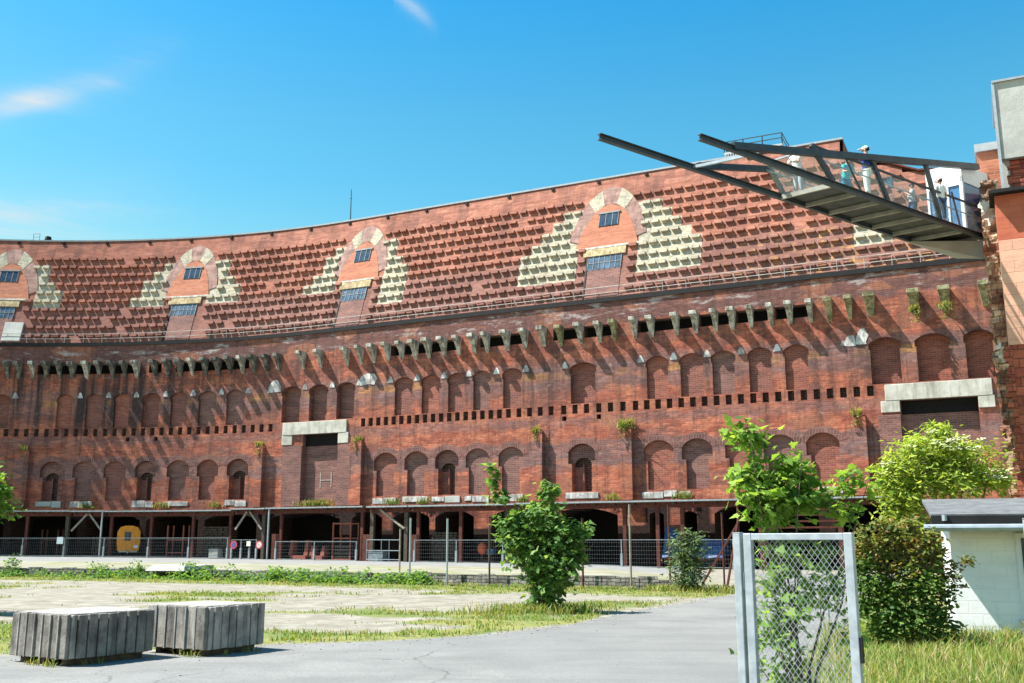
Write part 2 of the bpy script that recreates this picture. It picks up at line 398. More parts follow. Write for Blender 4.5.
def arc_pts(c, hw, zs, za, n=9):
    """segmental arch from right springing to left springing"""
    h = za - zs; rr = (hw * hw + h * h) / (2 * h); cz = za - rr
    a0 = math.asin(min(1, hw / rr))
    return [(c + rr * math.sin(a0 - 2 * a0 * k / n), cz + rr * math.cos(a0 - 2 * a0 * k / n)) for k in range(n + 1)]
def niche_low(c, w):
    W = w / 2; b = W - 0.33
    return [(c - b, 6.12), (c + b, 6.12), (c + b, 8.45), (c + W, 8.45)] + arc_pts(c, W, 9.4, 10.1) + [(c - W, 8.45), (c - b, 8.45)]
def niche_high(c, w, zb=13.52):
    W = w / 2; b = W - 0.1
    return [(c - b, zb), (c + b, zb), (c + b, 16.15), (c + W, 16.15)] + arc_pts(c, W, 16.6, 17.05) + [(c - W, 16.15), (c - b, 16.15)]
def rect(a, b, z0, z1): return [(a, z0), (b, z0), (b, z1), (a, z1)]

HIGH = [(-72.6, 1.9), (-69.5, 1.9), (-66.4, 1.9), (-63.2, 2.3), (-59.7, 2.3), (-56.2, 2.4), (-49.4, 1.85), (-46.3, 1.9), (-43.3, 1.85), (-40.1, 2.05), (-37.0, 1.95), (-33.8, 2.1), (-30.6, 2.15),
        (-24.1, 2.3), (-20.9, 2.3), (-17.7, 2.25), (-11.2, 2.1), (-8.3, 2.05), (-5.6, 1.9), (-3.0, 1.9), (0.0, 1.95), (6.7, 2.45), (13.3, 2.0), (16.2, 2.1), (18.8, 2.0),
        (21.7, 1.95), (24.5, 1.95), (31.0, 2.3), (34.3, 2.4), (37.4, 2.0)]
LOW = [(-72.5, 2.4), (-69.0, 2.4), (-65.5, 2.4), (-50.2, 2.3), (-46.8, 2.4), (-43.5, 2.35), (-40.2, 2.3), (-36.6, 2.5), (-33.3, 2.4), (-29.9, 2.45), (-13.0, 2.55), (-9.7, 2.5), (-6.5, 2.4), (-3.4, 2.35), (-0.1, 2.4),
       (6.5, 2.45), (13.2, 2.5), (16.4, 2.5), (19.8, 2.3), (22.9, 2.45), (26.1, 2.45)]
OPEN_LOW = {-50.2, -40.2, -29.9, -6.5, 6.5}
PIL = [(-53.1, 1.4), (-27.3, 1.05), (-16.0, 1.3), (2.5, 1.2), (10.6, 1.0), (28.7, 1.3)]
COR = [-72, -70.4, -68.8, -67.2, -65.6, -64, -62.4, -60.8, -59.2, -57.4, -55.55, -54.45, -53.0, -51.55, -50.2, -48.8, -47.3, -45.95, -44.5, -43.2, -41.85, -39.85, -38.4, -37.0, -35.65, -34.15, -32.65, -31.25, -29.85, -28.5, -27.05, -25.6,
       -22.75, -20.65, -17.55, -15.95, -14.55, -12.9, -11.35, -9.9, -8.45, -6.85, -5.3, -3.7, -2.4, -0.4, 1.35, 3.15, 4.75, 6.6, 8.35, 9.7, 11.5, 12.95, 15.1, 16.7, 18.35, 19.7,
       21.2, 22.8, 24.25, 25.8, 27.2, 28.7, 30.2, 33.3, 35.4, 38.1]
SLOTS = [(-52.6, -42.2), (-40.6, -39.2), (-37.6, -29.2), (-12.7, -5.6), (-3.2, 1.1), (4.0, 6.3), (6.9, 9.4), (11.7, 16.4), (17.0, 19.4), (20.0, 22.5), (23.1, 25.6)]
HOLES = []
s = -55.2
while s < -25.9: HOLES.append(s); s += 1.03
s = -15.6
while s < -1.2: HOLES.append(s); s += 0.845
s = -0.35
while s < 4: HOLES.append(s); s += 1.02
for s in (4.9, 5.95, 7.0, 8.1, 9.15, 10.25): HOLES.append(s)
s = 11.35
while s < 30: HOLES.append(s); s += 0.97
LOWHOLES = [-42.4, -39.3, 4.95, 8.1]
GROUND = [(-72, -67), (-66.3, -61), (-60.3, -54.5), (-53.8, -47.0), (-46.3, -40.4), (-39.7, -34.0), (-33.3, -27.4), (-26.6, -17.9), (-16.5, -13.2), (-12.0, -8.2), (-7.6, -3.7), (-2.0, 2.6), (3.4, 9.6), (12.3, 13.5), (14.9, 16.2), (17.6, 21.1), (22.25, 25.5), (26.65, 31.1)]
PORTL = (-22.5, -18.4, 5.9, 12.2); PORTR = (31.8, 37.0, 5.4, 12.2)

loops = []   # (loop, depth)
for c, w in HIGH: loops.append(niche_high(c, w))
for c, w in LOW: loops.append(niche_low(c, w))
for h in HOLES: loops.append(rect(h - 0.24, h + 0.24, 12.66, 13.44))
for h in LOWHOLES: loops.append(rect(h - 0.2, h + 0.2, 12.1, 12.5))
for a, b in SLOTS: loops.append(rect(a, b, 19.15, 20.15))
for q in (PORTL, PORTR): loops.append(rect(*q))
ARCADE = []
for a, b in GROUND:
    c, W = (a + b) / 2, (b - a) / 2
    lp = [(a, 0.0), (b, 0.0)] + arc_pts(c, W, 4.15, 4.15 + min(0.6, W * 0.35), 7)
    ARCADE.append(lp); loops.append(lp)

verts = [(S0, -0.2), (S1, -0.2), (S1, 22.4), (S0, 22.4)]
faces = [[0, 1, 2, 3]]
edges = []
for lp in loops:
    n = len(verts); verts += lp; faces.append(list(range(n, n + len(lp))))
s = S0 + 2
while s < SA + 2:
    n = len(verts); verts += [(s, -0.2), (s, 22.4)]; edges.append((n, n + 1)); s += 2.0
rv, re_, rf, _, _, rof = delaunay_2d_cdt([Vector(v) for v in verts], edges, faces, 1, 1e-5, True)
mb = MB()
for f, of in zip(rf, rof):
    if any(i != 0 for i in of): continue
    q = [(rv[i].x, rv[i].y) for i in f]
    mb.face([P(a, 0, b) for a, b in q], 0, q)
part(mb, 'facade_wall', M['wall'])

def recess(lp, depth, name, mats, back=True, side_mi=0, back_mi=0, flip=False):
    m = MB(); n = len(lp)
    for i in range(n):
        a, b = lp[i], lp[(i + 1) % n]
        m.face([P(a[0], 0, a[1]), P(b[0], 0, b[1]), P(b[0], -depth, b[1]), P(a[0], -depth, a[1])], side_mi,
               [(a[0], a[1]), (b[0], b[1]), (b[0] + depth, b[1]), (a[0] + depth, a[1])])
    if back: m.face([P(a, -depth, z) for a, z in lp], back_mi, list(lp))
    return part(m, name, mats)

for c, w in HIGH:
    in_portal = -25 < c < -17 or c > 30 or c < -55
    deep = 0.75 if in_portal else (0.55 if abs(c - 6.7) < .1 or abs(c + 40.1) < .1 else 0.3)
    recess(niche_high(c, w), deep, 'upper_niche', [M['wall'], rng.choice((M['infill'], M['infill_b'], M['infill_b'], M['infill_c'])) if not (-25 < c < -17) else M['infill_purple']], back_mi=1)
for c, w in LOW:
    lp = niche_low(c, w)
    if c in OPEN_LOW:
        W = w / 2; b = W - 0.33
        o = recess(lp, 0.9, 'lower_niche', [M['wall'], M['shade_brick']], back_mi=1)
        m = MB()                       # grey plastered tympanum with a low arch below it
        top = [(c + W - 0.02, 8.45)] + arc_pts(c, W - 0.02, 9.38, 10.06) + [(c - W + 0.02, 8.45)]
        low = arc_pts(c, b * 0.86, 8.45, 8.95, 7)[::-1]
        # strip between low arch and top arch
        K = 14
        def along(line, t):
            t *= len(line) - 1; i = min(int(t), len(line) - 2); f = t - i
            return (line[i][0] * (1 - f) + line[i + 1][0] * f, line[i][1] * (1 - f) + line[i + 1][1] * f)
        lw = low[::-1]
        for k in range(K):
            t0, t1 = k / K, (k + 1) / K
            q = [along(lw, t0), along(top, t0), along(top, t1), along(lw, t1)]
            m.face([P(a, -0.42, z) for a, z in q], 0, q)
        tp = part(m, 'tympanum', M['infill_purple'])
        m = MB()
        q = rect(c - b, c - 0.12, 6.12, 8.2); m.face([P(a, -0.7, z) for a, z in q], 0, q)
        m.hexa([P(c - 0.12, -0.9, 6.12), P(c - 0.12, -0.55, 6.12), P(c, -0.55, 6.12), P(c, -0.9, 6.12), P(c - 0.12, -0.9, 8.4), P(c - 0.12, -0.55, 8.4), P(c, -0.55, 8.4), P(c, -0.9, 8.4)])
        part(m, 'shutter', M['infill'])
    else:
        recess(lp, rng.choice((0.22, 0.3, 0.36)), 'lower_niche', [M['wall'], rng.choice((M['infill'], M['infill_b'], M['infill_c']))], back_mi=1)
    # arch of upright clinker bricks, standing a little proud
    m = MB(); W = w / 2
    inn = arc_pts(c, W + 0.02, 9.4, 10.12); out = arc_pts(c, W + 0.5, 9.55, 10.62)
    for k in range(len(inn) - 1):
        a, b_, c_, d = inn[k], inn[k + 1], out[k + 1], out[k]
        m.hexa([P(*(a[0], 0.002, a[1])), P(b_[0], 0.002, b_[1]), P(c_[0], 0.002, c_[1]), P(d[0], 0.002, d[1]),
                P(a[0], 0.015, a[1]), P(b_[0], 0.015, b_[1]), P(c_[0], 0.015, c_[1]), P(d[0], 0.015, d[1])], 0, skip=(0,), uvf=[a, b_, c_, d])
    part(m, 'arch_ring', M['ring'])
for h in HOLES: recess(rect(h - 0.24, h + 0.24, 12.66, 13.44), 0.4, 'wall_vent', [M['infill'], M['shade_brick']], back_mi=1)
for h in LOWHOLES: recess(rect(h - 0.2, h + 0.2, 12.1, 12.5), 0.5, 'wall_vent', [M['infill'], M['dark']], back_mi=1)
for a, b in SLOTS: recess(rect(a, b, 19.15, 20.15), 0.9, 'beam_slot', [M['shade_brick'], M['dark']], back_mi=1)

def wbox(m, s0, s1, o0, o1, z0, z1, mi=0, nseg=1):
    for k in range(nseg):
        a = s0 + (s1 - s0) * k / nseg; b = s0 + (s1 - s0) * (k + 1) / nseg
        pts = [(a, o1), (b, o1), (b, o0), (a, o0)]
        c8 = [P(s_, o_, z0) for s_, o_ in pts] + [P(s_, o_, z1) for s_, o_ in pts]
        uvq = {0: None}
        for kf, q in enumerate(((3, 2, 1, 0), (4, 5, 6, 7), (0, 1, 5, 4), (1, 2, 6, 5), (2, 3, 7, 6), (3, 0, 4, 7))):
            if kf == 3 and k < nseg - 1 or kf == 5 and k > 0: continue
            uvs = []
            for i in q:
                s_, o_ = pts[i % 4]; z_ = z1 if i > 3 else z0
                uvs.append((s_ + (o1 - o_) , z_) if kf > 1 else (s_, z_ + o_))
            m.face([c8[i] for i in q], mi, uvs)

# ground floor arcade: deep bays, their shade painted near-black
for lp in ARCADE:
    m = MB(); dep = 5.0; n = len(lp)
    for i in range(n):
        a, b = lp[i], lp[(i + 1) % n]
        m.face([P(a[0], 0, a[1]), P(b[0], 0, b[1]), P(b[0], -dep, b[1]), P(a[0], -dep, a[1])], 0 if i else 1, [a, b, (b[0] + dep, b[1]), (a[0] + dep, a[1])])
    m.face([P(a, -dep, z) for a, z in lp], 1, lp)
    part(m, 'arcade_bay', [M['shade_brick'], M['dark']])

# portals
def portal(q, lint, legs, win):
    a, b, z0, z1 = q
    dep = 0.55
    lp = rect(*q)
    recess(lp, dep, 'portal_recess', [M['infill_purple'], M['infill_purple']], back_mi=1)
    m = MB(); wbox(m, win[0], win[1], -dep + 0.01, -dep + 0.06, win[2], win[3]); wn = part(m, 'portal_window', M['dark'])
    m = MB(); wbox(m, lint[0], lint[1], -0.05, 0.16, lint[2], lint[3])
    part(m, 'portal_lintel', M['lintel'], bevel=0.03)
    for l in legs:
        m = MB(); wbox(m, l[0], l[1], 0.0, 0.14, l[2], l[3]); part(m, 'lintel_block', M['lintel'], bevel=0.03)
portal(PORTL, (-24.85, -17.4, 12.21, 13.42), [(-24.9, -23.7, 11.25, 12.2), (-18.35, -17.15, 11.2, 12.2)], (-22.5, -18.42, 11.1, 12.18))
portal(PORTR, (30.8, 38.0, 12.21, 13.42), [(30.45, 31.78, 11.35, 12.2), (37.02, 38.1, 11.35, 12.2)], (31.85, 36.95, 11.2, 12.18))
# white letter H chalked on the infill of the left portal
m = MB()
wbox(m, -20.72, -20.59, -0.53, -0.505, 7.1, 8.55); wbox(m, -19.47, -19.34, -0.53, -0.505, 7.1, 8.55); wbox(m, -20.59, -19.47, -0.53, -0.505, 7.74, 7.85)
part(m, 'painted_letter', plain('chalk_paint', (0.28, 0.225, 0.21), 0.9, 0, 0.3, 6.0))
# portal jamb piers of clinker brick
for a, b in ((-24.7, -22.55), (-18.35, -16.7), (30.2, 31.75)):
    m = MB(); wbox(m, a, b, 0.0, 0.1, 5.35, 11.18); part(m, 'portal_jamb', M['infill_purple'])

for c, w in PIL:
    m = MB(); wbox(m, c - w / 2, c + w / 2, 0.0, 0.55, 5.35, 11.1); wbox(m, c - w / 2 + 0.06, c + w / 2 - 0.06, 0.0, 0.45, 11.102, 11.3)
    part(m, 'pilaster', M['wall'])
for i, (c, w) in enumerate(LOW):
    m = MB(); W = w / 2 + rng.uniform(-0.1, 0.25)
    if rng.random() < 0.9:
        cut = rng.choice((None, 0.3, 0.45, 0.62))
        spans = [(c - W, c + W)] if cut is None else [(c - W, c - W + 2 * W * cut - 0.03), (c - W + 2 * W * cut + 0.03, c + W)]
        for a, b in spans:
            if len(spans) == 2 and rng.random() < 0.2: continue
            m = MB(); wbox(m, a, b, 0.0, 0.08 + rng.uniform(0, 0.06), 5.42 + rng.choice((0, 0, 0.12)), 6.08 - rng.uniform(0, 0.16))
            part(m, 'window_sill', M['sill'] if rng.random() < 0.75 else M['concrete'], bevel=0.02)
# string of lighter bricks / ledge under the sills
m = MB(); wbox(m, S0, 30, 0.0, 0.07, 5.12, 5.36, 0, 50); part(m, 'string_course', M['wall'])

# impost stones between the upper niches
for (c0, w0), (c1, w1) in zip(HIGH, HIGH[1:]):
    if c1 - c0 > 4.2: 
        mids = [c0 + w0 / 2 + 0.4, c1 - w1 / 2 - 0.4]
    else: mids = [(c0 + w0 / 2 + c1 - w1 / 2) / 2]
    for mm in mids:
        if not (-57 < mm < 38) or rng.random() < 0.12: continue
        m = MB(); hw = 0.3; dp = 0.04
        lowp = [(mm - hw, 16.62), (mm + hw, 16.62), (mm + hw * 0.85, 16.85), (mm + hw * 0.25, 17.2), (mm - hw * 0.25, 17.2), (mm - hw * 0.85, 16.85)]
        m.face([P(a, dp, z) for a, z in lowp], 0)
        for k in range(6):
            a, b = lowp[k], lowp[(k + 1) % 6]
            m.face([P(a[0], 0, a[1]), P(b[0], 0, b[1]), P(b[0], dp, b[1]), P(a[0], dp, a[1])])
        part(m, 'impost_stone', M['sill'])
for a, b, z0, z1 in ((-16.1, -14.3, 16.6, 17.7), (-26.8, -25.5, 16.5, 17.8), (29.0, 29.8, 16.7, 17.9), (28.0, 28.9, 16.6, 17.4)):
    m = MB(); jr = [rng.uniform(-0.16, 0.16) for _ in range(12)]
    lo = [(a + jr[0], z0 + jr[1] * .5), ((a + b) / 2, z0 + jr[2] * .5), (b + jr[3], z0 + jr[4] * .5), (b + jr[5], (z0 + z1) / 2), (b - 0.2 + jr[6], z1 + jr[7]), ((a + b) / 2 + jr[8], z1 + jr[9]), (a + 0.2, z1 - 0.3 + jr[10]), (a + jr[11], (z0 + z1) / 2)]
    m.face([P(q_, 0.03, z_) for q_, z_ in lo], 0, lo)
    for k in range(8):
        (q0, y0), (q1, y1) = lo[k], lo[(k + 1) % 8]; m.face([P(q0, 0, y0), P(q1, 0, y1), P(q1, 0.03, y1), P(q0, 0.03, y0)])
    part(m, 'patch_stone', M['sill'])

# stone brackets
for i, c in enumerate(COR):
    m = MB(); hw = 0.25 + rng.uniform(-0.04, 0.05); pr = 1.2 + rng.uniform(-0.12, 0.1); zt = 20.33 + rng.uniform(-0.04, 0.04)
    if c > 29: hw = 0.4; pr = 1.2
    prof = [(0, zt), (pr, zt), (pr, zt - 0.32), (pr * 0.62, zt - 0.54), (pr * 0.36, zt - 1.0), (pr * 0.16, zt - 1.55), (0, zt - 1.7)]
    tw = [1, 1, 1, 0.85, 0.75, 0.55, 0.5]
    a, b = c - hw, c + hw
    for k in range(len(prof) - 1):
        (o0, z0), (o1, z1) = prof[k], prof[k + 1]
        t0, t1 = hw * tw[k], hw * tw[k + 1]
        m.face([P(c - t0, o0, z0), P(c + t0, o0, z0), P(c + t1, o1, z1), P(c - t1, o1, z1)])
        if k: 
            for sg in (-1, 1): m.face([P(c + sg * t0, 0, z0), P(c + sg * t0, o0, z0), P(c + sg * t1, o1, z1), P(c + sg * t1, 0, z1)])
    mat = M['corbel_dark'] if c < -24 and i % 4 else M['corbel']
    if c > 27 or (1 < c < 12 and i % 3 == 0): mat = M['moss_corbel']
    part(m, 'stone_bracket', mat, bevel=0.03)

# ---- ledge, guard rail
m = MB(); wbox(m, S0, S1, -0.35, 0.14, 22.1, 22.46, 0, 60); part(m, 'ledge_gutter', M['gutter'])
m = MB()
for zr in (22.9, 23.42):
    k = S0
    while k < 37.9:
        m.bar(P(k, 0.08, zr), P(min(k + 2, 38), 0.08, zr), 0.045); k += 2
k = S0
while k < 38: m.bar(P(k, 0.08, 22.46), P(k, 0.08, 23.42), 0.04); k += 2
part(m, 'guard_rail', M['rail'])

# ---- raked upper wall with toothed bricks
PITCH, ROWH, Z0 = 0.94, 1.03, 22.42
DORM = [(8.45, 3.35, 1.55), (-17.9, 2.82, 1.4), (-37.8, 2.78, 1.4), (-57.5, 2.9, 1.4)]     # centre, half width of gable, half width of lower panel
APEX = 31.9
def gable_half(z, hw):
    """half width of the parabola-arched brick gable at height z"""
    t = (z - 27.5) / (APEX - 27.5)
    return hw * math.sqrt(max(0.0, 1 - t)) * (1 - 0.12 * (1 - t)) if t < 1 else 0
def white_cell(sc, zc):
    for c, hw, lw in DORM:
        d = sc - c; a = abs(d); k = 1 if d > 0 else -1
        e0 = hw - 0.15 if k < 0 else hw
        n = [(24.8, 26.4, 3.9), (26.4, 27.7, 3.9), (27.7, 28.7, 3.5), (28.7, 29.8, 2.8), (29.8, 30.8, 2.0), (30.8, 31.6, 1.2)]
        zlo = 24.9 if (c > 0 or (c < -10 and c > -20 and k > 0)) else 26.5
        big = 1.25 if c > 0 else 0.86
        if k > 0 and c > 0: big = 1.3
        for z0, z1, wd in n:
            if zc < zlo: continue
            if z0 <= zc < z1:
                lim = (e0 if zc < 28.5 else gable_half(zc, hw) + 0.9)
                out = e0 + wd * big * (1 if z0 < 27.8 else (0.95 if z0 < 29.5 else 0.85))
                if lim - 0.2 < a < out: return True
    if 29.0 < sc < 32.0 and 24.9 < zc < 26.2: return True
    return False
S_END = 28.6
mb = MB(); nrow = 8
ncol = int((S1 - S0) / PITCH)
for r_ in range(-1, 12):
    za, zb = Z0 + r_ * ROWH, Z0 + (r_ + 1) * ROWH
    if r_ < 0: za, zb = 22.3, Z0
    if zb > 34.75: zb = 34.75
    if r_ == 9: pass
    for i in range(ncol + 1):
        sa, sb = S0 + i * PITCH, S0 + (i + 1) * PITCH
        sc, zc = (sa + sb) / 2, (za + zb) / 2
        topf = lambda q: 34.75 if sc < S_END else 33.4 - (q - S_END) * (0.52 if q < 34.5 else 0.45)
        ta, tb_ = min(zb, topf(sa)), min(zb, topf(sb)); ztop = min(ta, tb_)
        if za >= ztop: continue
        wh = 1 if white_cell(sc, zc) else 0
        mb.face([U(sa, za), U(sb, za), U(sb, tb_), U(sa, ta)], wh, [(sa, za), (sb, za), (sb, tb_), (sa, ta)])
        if r_ < 0 or r_ >= 10 or ztop < zb: continue
        skip = -56.9 < sc < -54.3 and zc < 25.2
        for c, hw, lw in DORM:
            a = abs(sc - c)
            if zc > 27.4 and a < gable_half(zc, hw) + (1.35 if zc > 30.0 else 0.75): skip = True
            if zc > 27.4 and zc > 31.5 and a < 2.2: skip = True
            if zc <= 27.4 and a < lw + 0.55: skip = True
        if skip: continue
        # protruding tooth in the upper part of the cell
        j = rng.uniform(-0.02, 0.02)
        if rng.random() < 0.025: continue
        x0, x1 = sa + 0.13 + j, sb - 0.15 + j + rng.uniform(-0.04, 0.03)
        z0, z1 = za + 0.61 + rng.uniform(-0.02, 0.02), za + 0.91 + rng.uniform(-0.03, 0.02)
        pr = 0.285 + rng.uniform(-0.07, 0.05)
        lo, hi = [(x0, z0), (x1, z0), (x1, z1), (x0, z1)], None
        b4 = [U(a, z, 0.0) for a, z in lo]; t4 = [U(a, z, pr) for a, z in lo]
        mb.face(t4, wh, lo)
        for k in range(4):
            mb.face([b4[k], b4[(k + 1) % 4], t4[(k + 1) % 4], t4[k]], wh, [lo[k], lo[(k + 1) % 4], lo[(k + 1) % 4], lo[k]])
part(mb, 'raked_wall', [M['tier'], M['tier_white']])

def ubox(m, s0, s1, o0, o1, z0, z1, mi=0):
    lo = [(s0, z0), (s1, z0), (s1, z1), (s0, z1)]
    b4 = [U(a, z, o0) for a, z in lo]; t4 = [U(a, z, o1) for a, z in lo]
    m.face(t4, mi, lo)
    for k in range(4): m.face([b4[k], b4[(k + 1) % 4], t4[(k + 1) % 4], t4[k]], mi, [lo[k], lo[(k + 1) % 4], lo[(k + 1) % 4], lo[k]])
for c, hw, lw in DORM:
    # voussoir arch
    m = MB(); N = 22
    inner, outer = [], []
    for k in range(N + 1):
        t = -1 + 2 * k / N
        ang = t * 1.25
        z = 28.2 + (APEX - 28.2) * (1 - abs(t) ** 2.0); 
        gh = gable_half(z, hw) * (1 if t > 0 else -1) if abs(t) > 0.001 else 0
        inner.append((c + gh, z))
        w_ = 1.85 - 0.95 * abs(t)
        nx, nz = math.sin(ang) * 1.0, math.cos(ang)
        outer.append((c + gh + nx * w_, z + nz * w_))
    for k in range(N):
        t = -1 + 2 * (k + 0.5) / N
        pale = 0.2 < abs(t) < 0.42
        lo = [inner[k], inner[k + 1], outer[k + 1], outer[k]]
        b4 = [U(a, z, 0.0) for a, z in lo]; o_ = 0.07 if not pale else 0.09; t4 = [U(a, z, o_) for a, z in lo]
        m.face(t4, 1 if pale else 0, lo)
        for q in range(4): m.face([b4[q], b4[(q + 1) % 4], t4[(q + 1) % 4], t4[q]], 1 if pale else 0, lo)
    part(m, 'gable_arch', [M['ring_pale'], M['tier_white']])
    m = MB(); zs = [27.5 + (APEX - 27.5) * k / 12 for k in range(13)]
    for k in range(12):
        a, b = gable_half(zs[k], hw), gable_half(zs[k + 1], hw)
        lo = [(c - a, zs[k]), (c + a, zs[k]), (c + b, zs[k + 1]), (c - b, zs[k + 1])]
        m.face([U(s_, z, 0.1) for s_, z in lo], 0, lo)
    part(m, 'gable_panel', M['panel'])
    m = MB(); ubox(m, c - hw, c + hw, 0.0, 0.16, 27.38, 27.55); part(m, 'gable_sill', M['lintel'])
    m = MB(); ubox(m, c - 0.92, c + 0.92, 0.1, 0.16, 29.6, 30.85); w1 = part(m, 'gable_window', M['pane'])
    m = MB(); ubox(m, c - 1.05, c + 1.05, 0.1, 0.22, 30.85, 31.02)
    for k in (-0.92, -0.31, 0.31, 0.86): ubox(m, c + k, c + k + 0.06, 0.16, 0.19, 29.6, 30.85)
    f = part(m, 'window_frame', M['frame'], parent=w1)
    m = MB(); ubox(m, c - lw - 0.5, c + lw + 0.35, 0.0, 0.16, 26.62, 27.34); part(m, 'stone_beam', M['yellow_stone'])
    m = MB(); ubox(m, c - lw, c + lw, 0.0, 0.05, 22.5, 25.3); part(m, 'lower_panel', M['infill_purple'])
    m = MB(); ubox(m, c - lw, c + lw, 0.0, 0.06, 25.3, 26.62); w2 = part(m, 'strip_window', M['pane_blue'])
    m = MB()
    for k in range(7): ubox(m, c - lw + k * lw / 3 - 0.03, c - lw + k * lw / 3 + 0.03, 0.06, 0.1, 25.3, 26.62)
    ubox(m, c - lw, c + lw, 0.06, 0.095, 25.92, 25.98)
    part(m, 'window_frame', M['frame'], parent=w2)
    m = MB(); ubox(m, c - lw - 0.16, c - lw - 0.02, 0.0, 0.1, 22.5, 26.6); part(m, 'rainwater_pipe', M['gutter'])
# pale board closing the foot of the leftmost bay
m = MB(); ubox(m, -56.6, -54.7, 0.0, 0.3, 22.6, 24.7); part(m, 'panel_board', M['concrete'])

# roof edge
def roofstrip(m, a, b, z, o0, o1, h, n):
    off = -(z - 22.4) * SET
    for k in range(n):
        s0, s1 = a + (b - a) * k / n, a + (b - a) * (k + 1) / n
        m.hexa([P(s0, off + o1, z), P(s1, off + o1, z), P(s1, off + o0, z), P(s0, off + o0, z),
                P(s0, off + o1, z + h), P(s1, off + o1, z + h), P(s1, off + o0, z + h), P(s0, off + o0, z + h)])
m = MB(); roofstrip(m, S0, S_END, 34.74, -14.0, -0.1, 0.05, 60); part(m, 'flat_roof', M['roofing'])
m = MB(); roofstrip(m, S0, S_END, 34.76, -0.5, 0.12, 0.16, 60); part(m, 'roof_capping', M['cap'])
m = MB()
tz = lambda q: 33.4 - (q - S_END) * (0.52 if q < 34.5 else 0.45)
for k in range(12):
    a_, b_ = S_END + 0.5 + k * 1.03, S_END + 0.5 + (k + 1) * 1.03
    za_, zb_ = tz(a_), tz(b_)
    pa = [U(a_, za_, -0.3), U(b_, zb_, -0.3), U(b_, zb_, 0.25), U(a_, za_, 0.25)]
    m.hexa([Vector(q) + Vector((0, 0, -0.02)) for q in pa] + [Vector(q) + Vector((0, 0, 0.12)) for q in pa])
    m.face([U(a_, za_, 0), U(b_, zb_, 0), P(b_, -14, zb_), P(a_, -14, za_)])
part(m, 'low_roof', M['rust'])
m = MB(); q = [U(S_END, 32.0), P(S_END, -14, 32.0), P(S_END, -14, 34.75), U(S_END, 34.75)]
m.face(q, 0, [(0, 32), (9, 32), (9, 34.75), (0, 34.75)]); part(m, 'gable_end', M['tier'])
m = MB(); ubox(m, 31.5, 32.3, 0.0, 0.07, 29.4, 30.4); part(m, 'small_window', M['pane'])
k = -62.0
while k < S_END:
    m = MB(); off = -(34.3 - 22.4) * SET
    wbox(m, k - 0.13, k + 0.13, off - 0.3, off + 0.12, 34.38, 34.62); part(m, 'roof_spout', M['gutter']); k += 4.6
# back of the building so it is a solid ring
m = MB(); k = S0
while k < S1 - 0.1:
    e = min(k + 3, S1); m.face([P(k, -18, 0), P(e, -18, 0), P(e, -18, 34.7), P(k, -18, 34.7)], 0, [(k, 0), (e, 0), (e, 34.7), (k, 34.7)]); k = e
part(m, 'rear_wall', M['wall'])

# antenna and roof terrace
ant = empty('roof_antenna', P(-21.3, -5.0, 34.79))
m = MB(); m.tube([(0, 0, 0), (0, 0, 3.9)], [0.07, 0.04], 6); m.build('mast', M['steel'], ant)
m = MB(); m.bar((-0.14, 0, 2.9), (0.14, 0, 2.9), 0.03); m.build('crossbar', M['steel'], ant)
tag(ant, 'thin radio mast on the roof edge above the second arched gable from the right', 'antenna')
vent = empty('roof_cowl', P(-55.1, -5.4, 34.79))
m = MB(); m.tube([(0, 0, 0), (0, 0, 0.6)], 0.22, 8); m.tube([(0, 0, 0.6), (0, 0, 0.95)], [0.4, 0.32], 8); m.build('cowl', M['gutter'], vent)
tag(vent, 'small dark vent cowl on the roof edge at far left', 'roof vent')
lad = empty('roof_ladder_hoop', P(-56.3, -5.4, 34.79))
m = MB()
for dx in (-0.35, 0.35): m.bar((dx, 0, 0), (dx, 0, 1.3), 0.05)
m.build('stile', M['galv'], lad)
m = MB()
for zz in (0.5, 0.9, 1.28): m.bar((-0.35, 0, zz), (0.35, 0, zz), 0.04)
m.build('rung', M['galv'], lad)
tag(lad, 'pale metal ladder top sticking up from the roof edge at far left', 'ladder')

TER0, TER1 = 18.6, 23.6
ter = empty('roof_terrace', P(22, -5, 34.8))
tb = Vector(ter.location)
def tpart(m, name, mat):
    o = m.build(name, mat, ter); o.location = -tb; return o
m = MB(); wbox(m, TER0, TER1, -9, -4.3, 35.28, 35.45); tpart(m, 'deck', M['concrete'])
m = MB()
for s_ in (TER0 + 0.3, 21.1, TER1 - 0.3):
    for o_ in (-8.6, -4.6): m.bar(P(s_, o_, 34.79), P(s_, o_, 35.28), 0.16)
tpart(m, 'leg', M['steel'])
m = MB()
for k in range(22): wbox(m, TER0 + 0.1 + k * 0.22, TER0 + 0.2 + k * 0.22, -4.28, -4.22, 34.85, 35.25)
tpart(m, 'louvre_screen', M['galv'])
m = MB()
for z_ in (36.0, 36.45):
    m.bar(P(TER0, -4.4, z_), P(TER1, -4.4, z_), 0.07); m.bar(P(TER1, -4.4, z_), P(TER1, -9, z_), 0.07); m.bar(P(TER0, -4.4, z_), P(TER0, -9, z_), 0.07)
tpart(m, 'handrail', M['steel'])
for s_, o_ in [(TER0, -4.4), (TER0 + 1.67, -4.4), (TER0 + 3.33, -4.4), (TER1, -4.4), (TER0, -9), (TER1, -9)]:
    m = MB(); m.bar(P(s_, o_, 35.45), P(s_, o_, 36.45), 0.08); tpart(m, 'rail_post', M['steel'])
tag(ter, 'railed steel terrace standing on the roof edge behind the viewing platform', 'terrace')

